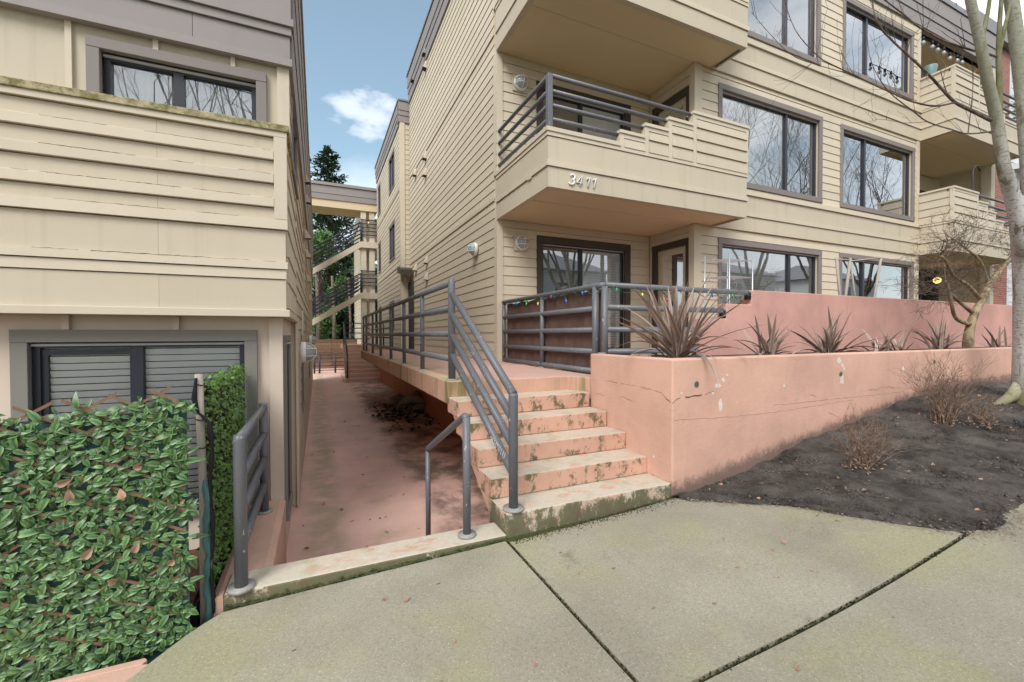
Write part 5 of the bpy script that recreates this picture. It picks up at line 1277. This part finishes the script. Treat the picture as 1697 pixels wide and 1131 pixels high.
conifer(3.4, 44, -1, 13.0, 5.5, 'shorter conifer right of the tall one beyond the bridge', 2, 30, 1.3)
bushy(.15, 33.5, -1, 9.5, 2.0, 'bright green tree seen under the upper stair flight', M_SHRUBG, 3, 10000, .22)
bushy(2.6, 34.5, -1, 7.2, 2.2, 'dark evergreen seen between the stair flights', M_CONI, 4, 11000, .24)
bushy(.3, 36.5, -1, 5.6, 2.6, 'dark evergreen low behind the wooden fence', M_CONI, 5, 10000, .24)
bushy(3.2, 39, -1, 9.6, 3.0, 'mid green tree far behind the stair tower', M_SHRUBG, 6, 10000, .28)
for i, (x, y) in enumerate(((-.02, 31.4), (.95, 31.6), (2.0, 31.9))):
    t = thing('bare_tree', ['thick bare trunk left behind the wooden fence', 'slim bare trunk in the middle behind the wooden fence', 'bare trunk right behind the wooden fence'][i], 'tree', (x, y, ZA)); tube('trunk', M_TWIG, [(x, y, ZA), (x+.06, y, 2.5), (x-.05, y, 5.5)], [.17-.04*i, .14-.03*i, .08], t, 8)

# ------------------------------------------------------------------ neighbouring brick building at the right
nb = thing('brick_apartment_building', 'red brick and white clapboard neighbour building behind the far balconies', 'building', (30, 10, 0))
M_WCLAP = paint('white_clapboard_paint', (.62, .63, .64), .6, .05, .5, rand=.04)
Fn = FY(7.4)
nw = [(25.4, 26.8, 5.6, 7.6), (25.4, 26.8, 2.2, 4.3), (25.4, 26.8, 8.8, 10.8), (29.5, 32, 5.2, 7.4), (29.5, 32, 2.0, 4.2), (29.5, 32, 8.8, 11)]
wall(Fn, 21.5, 24.6, -1, 12.4, [], nb, M_BRICK); wall(Fn, 24.6, 36, -1, 12.4, [opening(*o) for o in nw], nb, M_WCLAP)
siding(Fn, 24.7, 36, .4, 12.3, .26, nw, nb, M_WCLAP)
for o in nw: window(Fn, *o, nb, .11, M_WCLAP, (.5,), 'nn')
Fn2 = FX(21.5); wall(Fn2, 7.45, 20, -1, 12.4, [(9, 11, 4.6, 6.4)], nb, M_BRICK); window(Fn2, 8.9, 11.1, 4.5, 6.5, nb, .11, M_WCLAP, (.5,), 'nn')
box('white_panel', M_WCLAP, 21.3, 21.49, 8.0, 12, 3.2, 4.4, nb)
box('parapet', M_GUTTER, 21.3, 36.2, 7.2, 20, 12.4, 12.9, nb)
pv = box('penthouse', M_GUTTER, 21.8, 28, 9, 16, 12.9, 15.4, nb)
for i in range(7): box('metal_seam', M_GUTTER, 21.9+i*.9, 21.94+i*.9, 8.96, 8.999, 12.9, 15.4, pv)
for i in range(3):
    z = (5.35, 8.5, 2.1)[i]; bl = box('balcony', M_WCLAP, 25, 29, 6.2, 7.38, z-.55, z-.35, nb)
    for k in range(4): tube('rail', M_BLACK, [(25, 6.25, z+.62-.25*k), (29, 6.25, z+.62-.25*k)], .05, bl, 6)
    for x in (25.05, 27, 28.9): tube('post', M_BLACK, [(x, 6.25, z-.36), (x, 6.25, z+.65)], .05, bl, 6)
# shepherd hooks with a lantern on the far middle balcony, pots on the top one
t = thing('shepherd_hook', 'curved dark plant hook standing on the far middle balcony', 'hook', (16.6, 5.7, 5.3))
c = ony(1612, 300, 5.7); tube('hook', M_DKTRIM, [(c[0], 5.7, 3.9), (c[0], 5.7, c[2]+.25), (c[0]+.08, 5.7, c[2]+.42), (c[0]+.3, 5.7, c[2]+.46), (c[0]+.42, 5.7, c[2]+.34)], .022, t, 6)
M_POT = paint('teal_pot', (.16, .26, .25), .4, .2, 4)
t = thing('flower_pot', 'teal pot behind the top floor parapet', 'pot', (15.7, 6.35, 7)); c = ony(1541, 118, 6.35); tube('pot', M_POT, [(c[0], 6.35, S2+.25), (c[0], 6.35, c[2]-.15), (c[0], 6.35, c[2]+.10), (c[0], 6.35, c[2]+.12)], [.1, .12, .17, .16], t, 16)
t = thing('dried_plant', 'dry brown stems standing above the far top parapet', 'plant', (15.8, 5.7, 8.4)); mb = MB(); rg = random.Random(4)
for i in range(16): x = 15.25+rg.random()*1.5; grow(mb, Vector((x, 5.7, 8.0)), Vector((rg.uniform(-.3, .3), 0, 1)), rg.uniform(.4, .7), .012, 1, rg, .2, (1, 2), .1, .6, .5, 3)
mb.out('stems', M_TAN, t)

# ------------------------------------------------------------------ across the street (only seen in the window glass)
M_HPINK = paint('salmon_clapboard', (.50, .22, .17), .7, .08, .8, rand=.03)
def house(x, y, w, d, h, label, m_):
    t = thing('street_house', label, 'house', (x, y, ZS(x)), 'houses across the street'); z = ZS(x)-.05; hb = h*.5
    box('lower_wall', m_, x, x+w, y-d, y, z, z+hb, t); box('upper_wall', M_WCLAP, x+.02, x+w-.02, y-d+.02, y-.02, z+hb, z+h, t)
    mesh('roof', [(x-.5, y+.5, z+h), (x+w+.5, y+.5, z+h), (x+w+.5, y-d-.5, z+h), (x-.5, y-d-.5, z+h), (x+w*.3, y-d*.5, z+h+2.3), (x+w*.7, y-d*.5, z+h+2.3)], [(0, 1, 5, 4), (1, 2, 5), (2, 3, 4, 5), (3, 0, 4), (0, 3, 2, 1)], M_GUTTER, t)
    for zz_ in (z+1.0, z+hb+.7):
        for k in range(3):
            xx = x+w*(.16+.3*k); o = box('window', M_WHITEP, xx-.1, xx+1.3, y, y+.06, zz_-.1, zz_+1.5, t); box('pane', M_FRAME, xx, xx+1.2, y+.061, y+.065, zz_, zz_+1.4, o)
house(14, -17, 10, 9, 6.4, 'salmon and white house across the street mirrored in the windows', M_HPINK)
house(33, -18, 12, 9, 6.2, 'second house across the street mirrored in the far windows', M_HPINK)
house(52, -18, 12, 9, 5.8, 'pale house across the street right of the salmon ones', M_WCLAP)
def street_tree(x, y, H_, label, seed):
    rg = random.Random(seed); z = ZS(x)-.1; t = thing('bare_street_tree', label, 'tree', (x, y, z), 'bare street trees'); a = MB()
    P0 = Vector((x, y, z)); a.tube([P0, P0+Vector((.05, 0, 1.6)), P0+Vector((.1, .05, 3.0))], [.20, .16, .13], 9, False); a.out('trunk', M_TWIG, t, True)
    b = MB()
    for k in range(7):
        az = 2*math.pi*k/7+rg.random(); grow(b, P0+Vector((.08, .03, 2.2+.12*k)), Vector((math.cos(az)*.45, math.sin(az)*.45, 1)), H_*.34, .075, 5, rg, .12, (2, 3), .16, .55, .66, 4, .005, 5)
    b.out('crown', M_TWIG, t, True)
for i, (x, y, h) in enumerate(((17, -3.4, 14), (22, -3.8, 15), (27.5, -3.6, 15), (12, -4.2, 13), (33, -3.8, 15), (-3.2, -3.6, 12), (-.6, -4.4, 12))): street_tree(x, y, h, 'bare tall street tree mirrored in the window glass', 30+i)
t = thing('utility_pole', 'wooden utility pole with crossarm mirrored in a window', 'pole', (19.5, -11.5, 0)); tube('pole', M_TWIG, [(19.5, -11.5, .5), (19.5, -11.5, 12)], [.16, .12], t, 8); box('crossarm', M_TWIG, 18.2, 20.8, -11.6, -11.45, 11.0, 11.15, t)
wr_ = MB()
for dx in (-1.1, 0, 1.1): wr_.tube([(x, -11.5+dx*.2, 11.2+.4*((x-19.5)/20)**2-dx*.1) for x in np.linspace(-10, 50, 25)], .02, 4, False)
wr_.out('wires', M_BLACK, t)

# ------------------------------------------------------------------ small things lying about
M_CARPET = paint('old_carpet', (.22, .17, .12), .95, .45, 12, .6)
t = thing('carpet_bundle', 'discarded tan carpet bundle lying under the raised walkway', 'debris', (2.2, 11.5, ZA)); rg = random.Random(6)
cx, cy = float(onz(684, 662, ZA+.25)[0]), float(onz(684, 662, ZA+.25)[1])
for i in range(7):
    a = rg.uniform(0, 3.1); c = Vector((cx+rg.gauss(0, .28), cy+rg.gauss(0, .55), ZA+.12+.09*(i % 3))); d = Vector((math.cos(a), math.sin(a), rg.uniform(-.2, .2)))*.38
    tube('fold', M_CARPET, [c-d, c-d*.5+Vector((0, 0, .08)), c+Vector((0, 0, .13)), c+d*.6+Vector((0, 0, .05)), c+d], [.03, .12, .14, .12, .03], t, 9)
def litter(name, label, n, fn, s, m_, seed):
    rg = random.Random(seed); lv = Leaves()
    for i in range(n):
        x, y, z = fn(rg); k = s*rg.uniform(.5, 1.4); lv.add(leaf_geo(k, k*.38, rg.uniform(-.6, .6), rg.uniform(0, .7)), Matrix.Translation((x, y, z+.004)) @ frame((rg.uniform(-1, 1), rg.uniform(-1, 1), rg.uniform(-.1, .15)), (rg.uniform(-.3, .3), rg.uniform(-.3, .3), 1)), rg.random())
    o = stuff(lv.out(name, m_)); tag(o, label, 'leaves')
litter('alley_leaf_litter', 'dark dead leaves scattered on the alley floor', 90, lambda r: (r.uniform(-.2, 2.6), 4.4+r.random()**1.3*15, ZA), .05, M_DEAD, 1)
M_DARKL = m_leaf('rotting_leaf', (.022, .014, .010), (.07, .045, .03), .8)
litter('walkway_leaf_pile', 'dark rotting leaf pile under the raised walkway', 420, lambda r: (min(2.62, 2.0+r.gauss(0, .33)), cy-.9+r.gauss(0, .9), ZA+abs(r.gauss(0, .03))), .09, M_DARKL, 2)
litter('sidewalk_leaf_litter', 'few dry leaves lying on the concrete sidewalk', 26, lambda r: (lambda x: (x, r.uniform(1.2, 2.85), ZS(x)))(r.uniform(-.3, 3.6)), .03, M_DEAD, 3)
litter('soil_leaf_litter', 'dry leaves lying on the dark soil bed', 130, lambda r: (lambda x: (lambda y: (x, y, bedz(x, y)+.01))(r.uniform(ym(x)+.02, 2.92)))(3+r.random()*7), .035, M_DEAD, 4)
# moss along the kerb and the bottom step
def moss(name, label, n, fn, seed):
    rg = random.Random(seed); mb = MB()
    for i in range(n):
        x, y, z = fn(rg); s = rg.uniform(.004, .013)
        mb.add([(x-s, y-s*.6, z), (x+s, y-s*.7, z), (x+s*.8, y+s*.7, z), (x-s*.9, y+s*.6, z), (x+rg.uniform(-s, s)*.4, y, z+s*rg.uniform(.5, 1.2))], [(0, 1, 4), (1, 2, 4), (2, 3, 4), (3, 0, 4)])
    o = stuff(mb.out(name, M_MOSS, None, True)); tag(o, label, 'moss')
moss('step_moss', 'bright green moss strip along the foot of the bottom step', 700, lambda r: (lambda x: (x, 2.925+r.gauss(0, .014), ZS(x)-.003))(1.28+abs(r.gauss(0, .30))), 1)
moss('kerb_moss', 'moss growing along the front foot of the entrance kerb', 620, lambda r: (lambda x: (x, 2.938+r.gauss(0, .005), ZS(x)+abs(r.gauss(0, .008))))(min(1.27, max(-.5, r.choice([-.42, -.1, .22, .5, .62, .95, 1.15])+r.gauss(0, .08)))), 2)
moss('joint_moss', 'dark moss filling the joints between sidewalk slabs', 700, lambda r: (lambda a: (1.273+r.gauss(0, .004), r.uniform(1.4, 2.9), ZS(1.27)-.018) if a < .4 else (lambda x: (x, 1.373+r.gauss(0, .004), ZS(x)-.018))(r.uniform(1.2, 4.2)))(r.random()), 3)
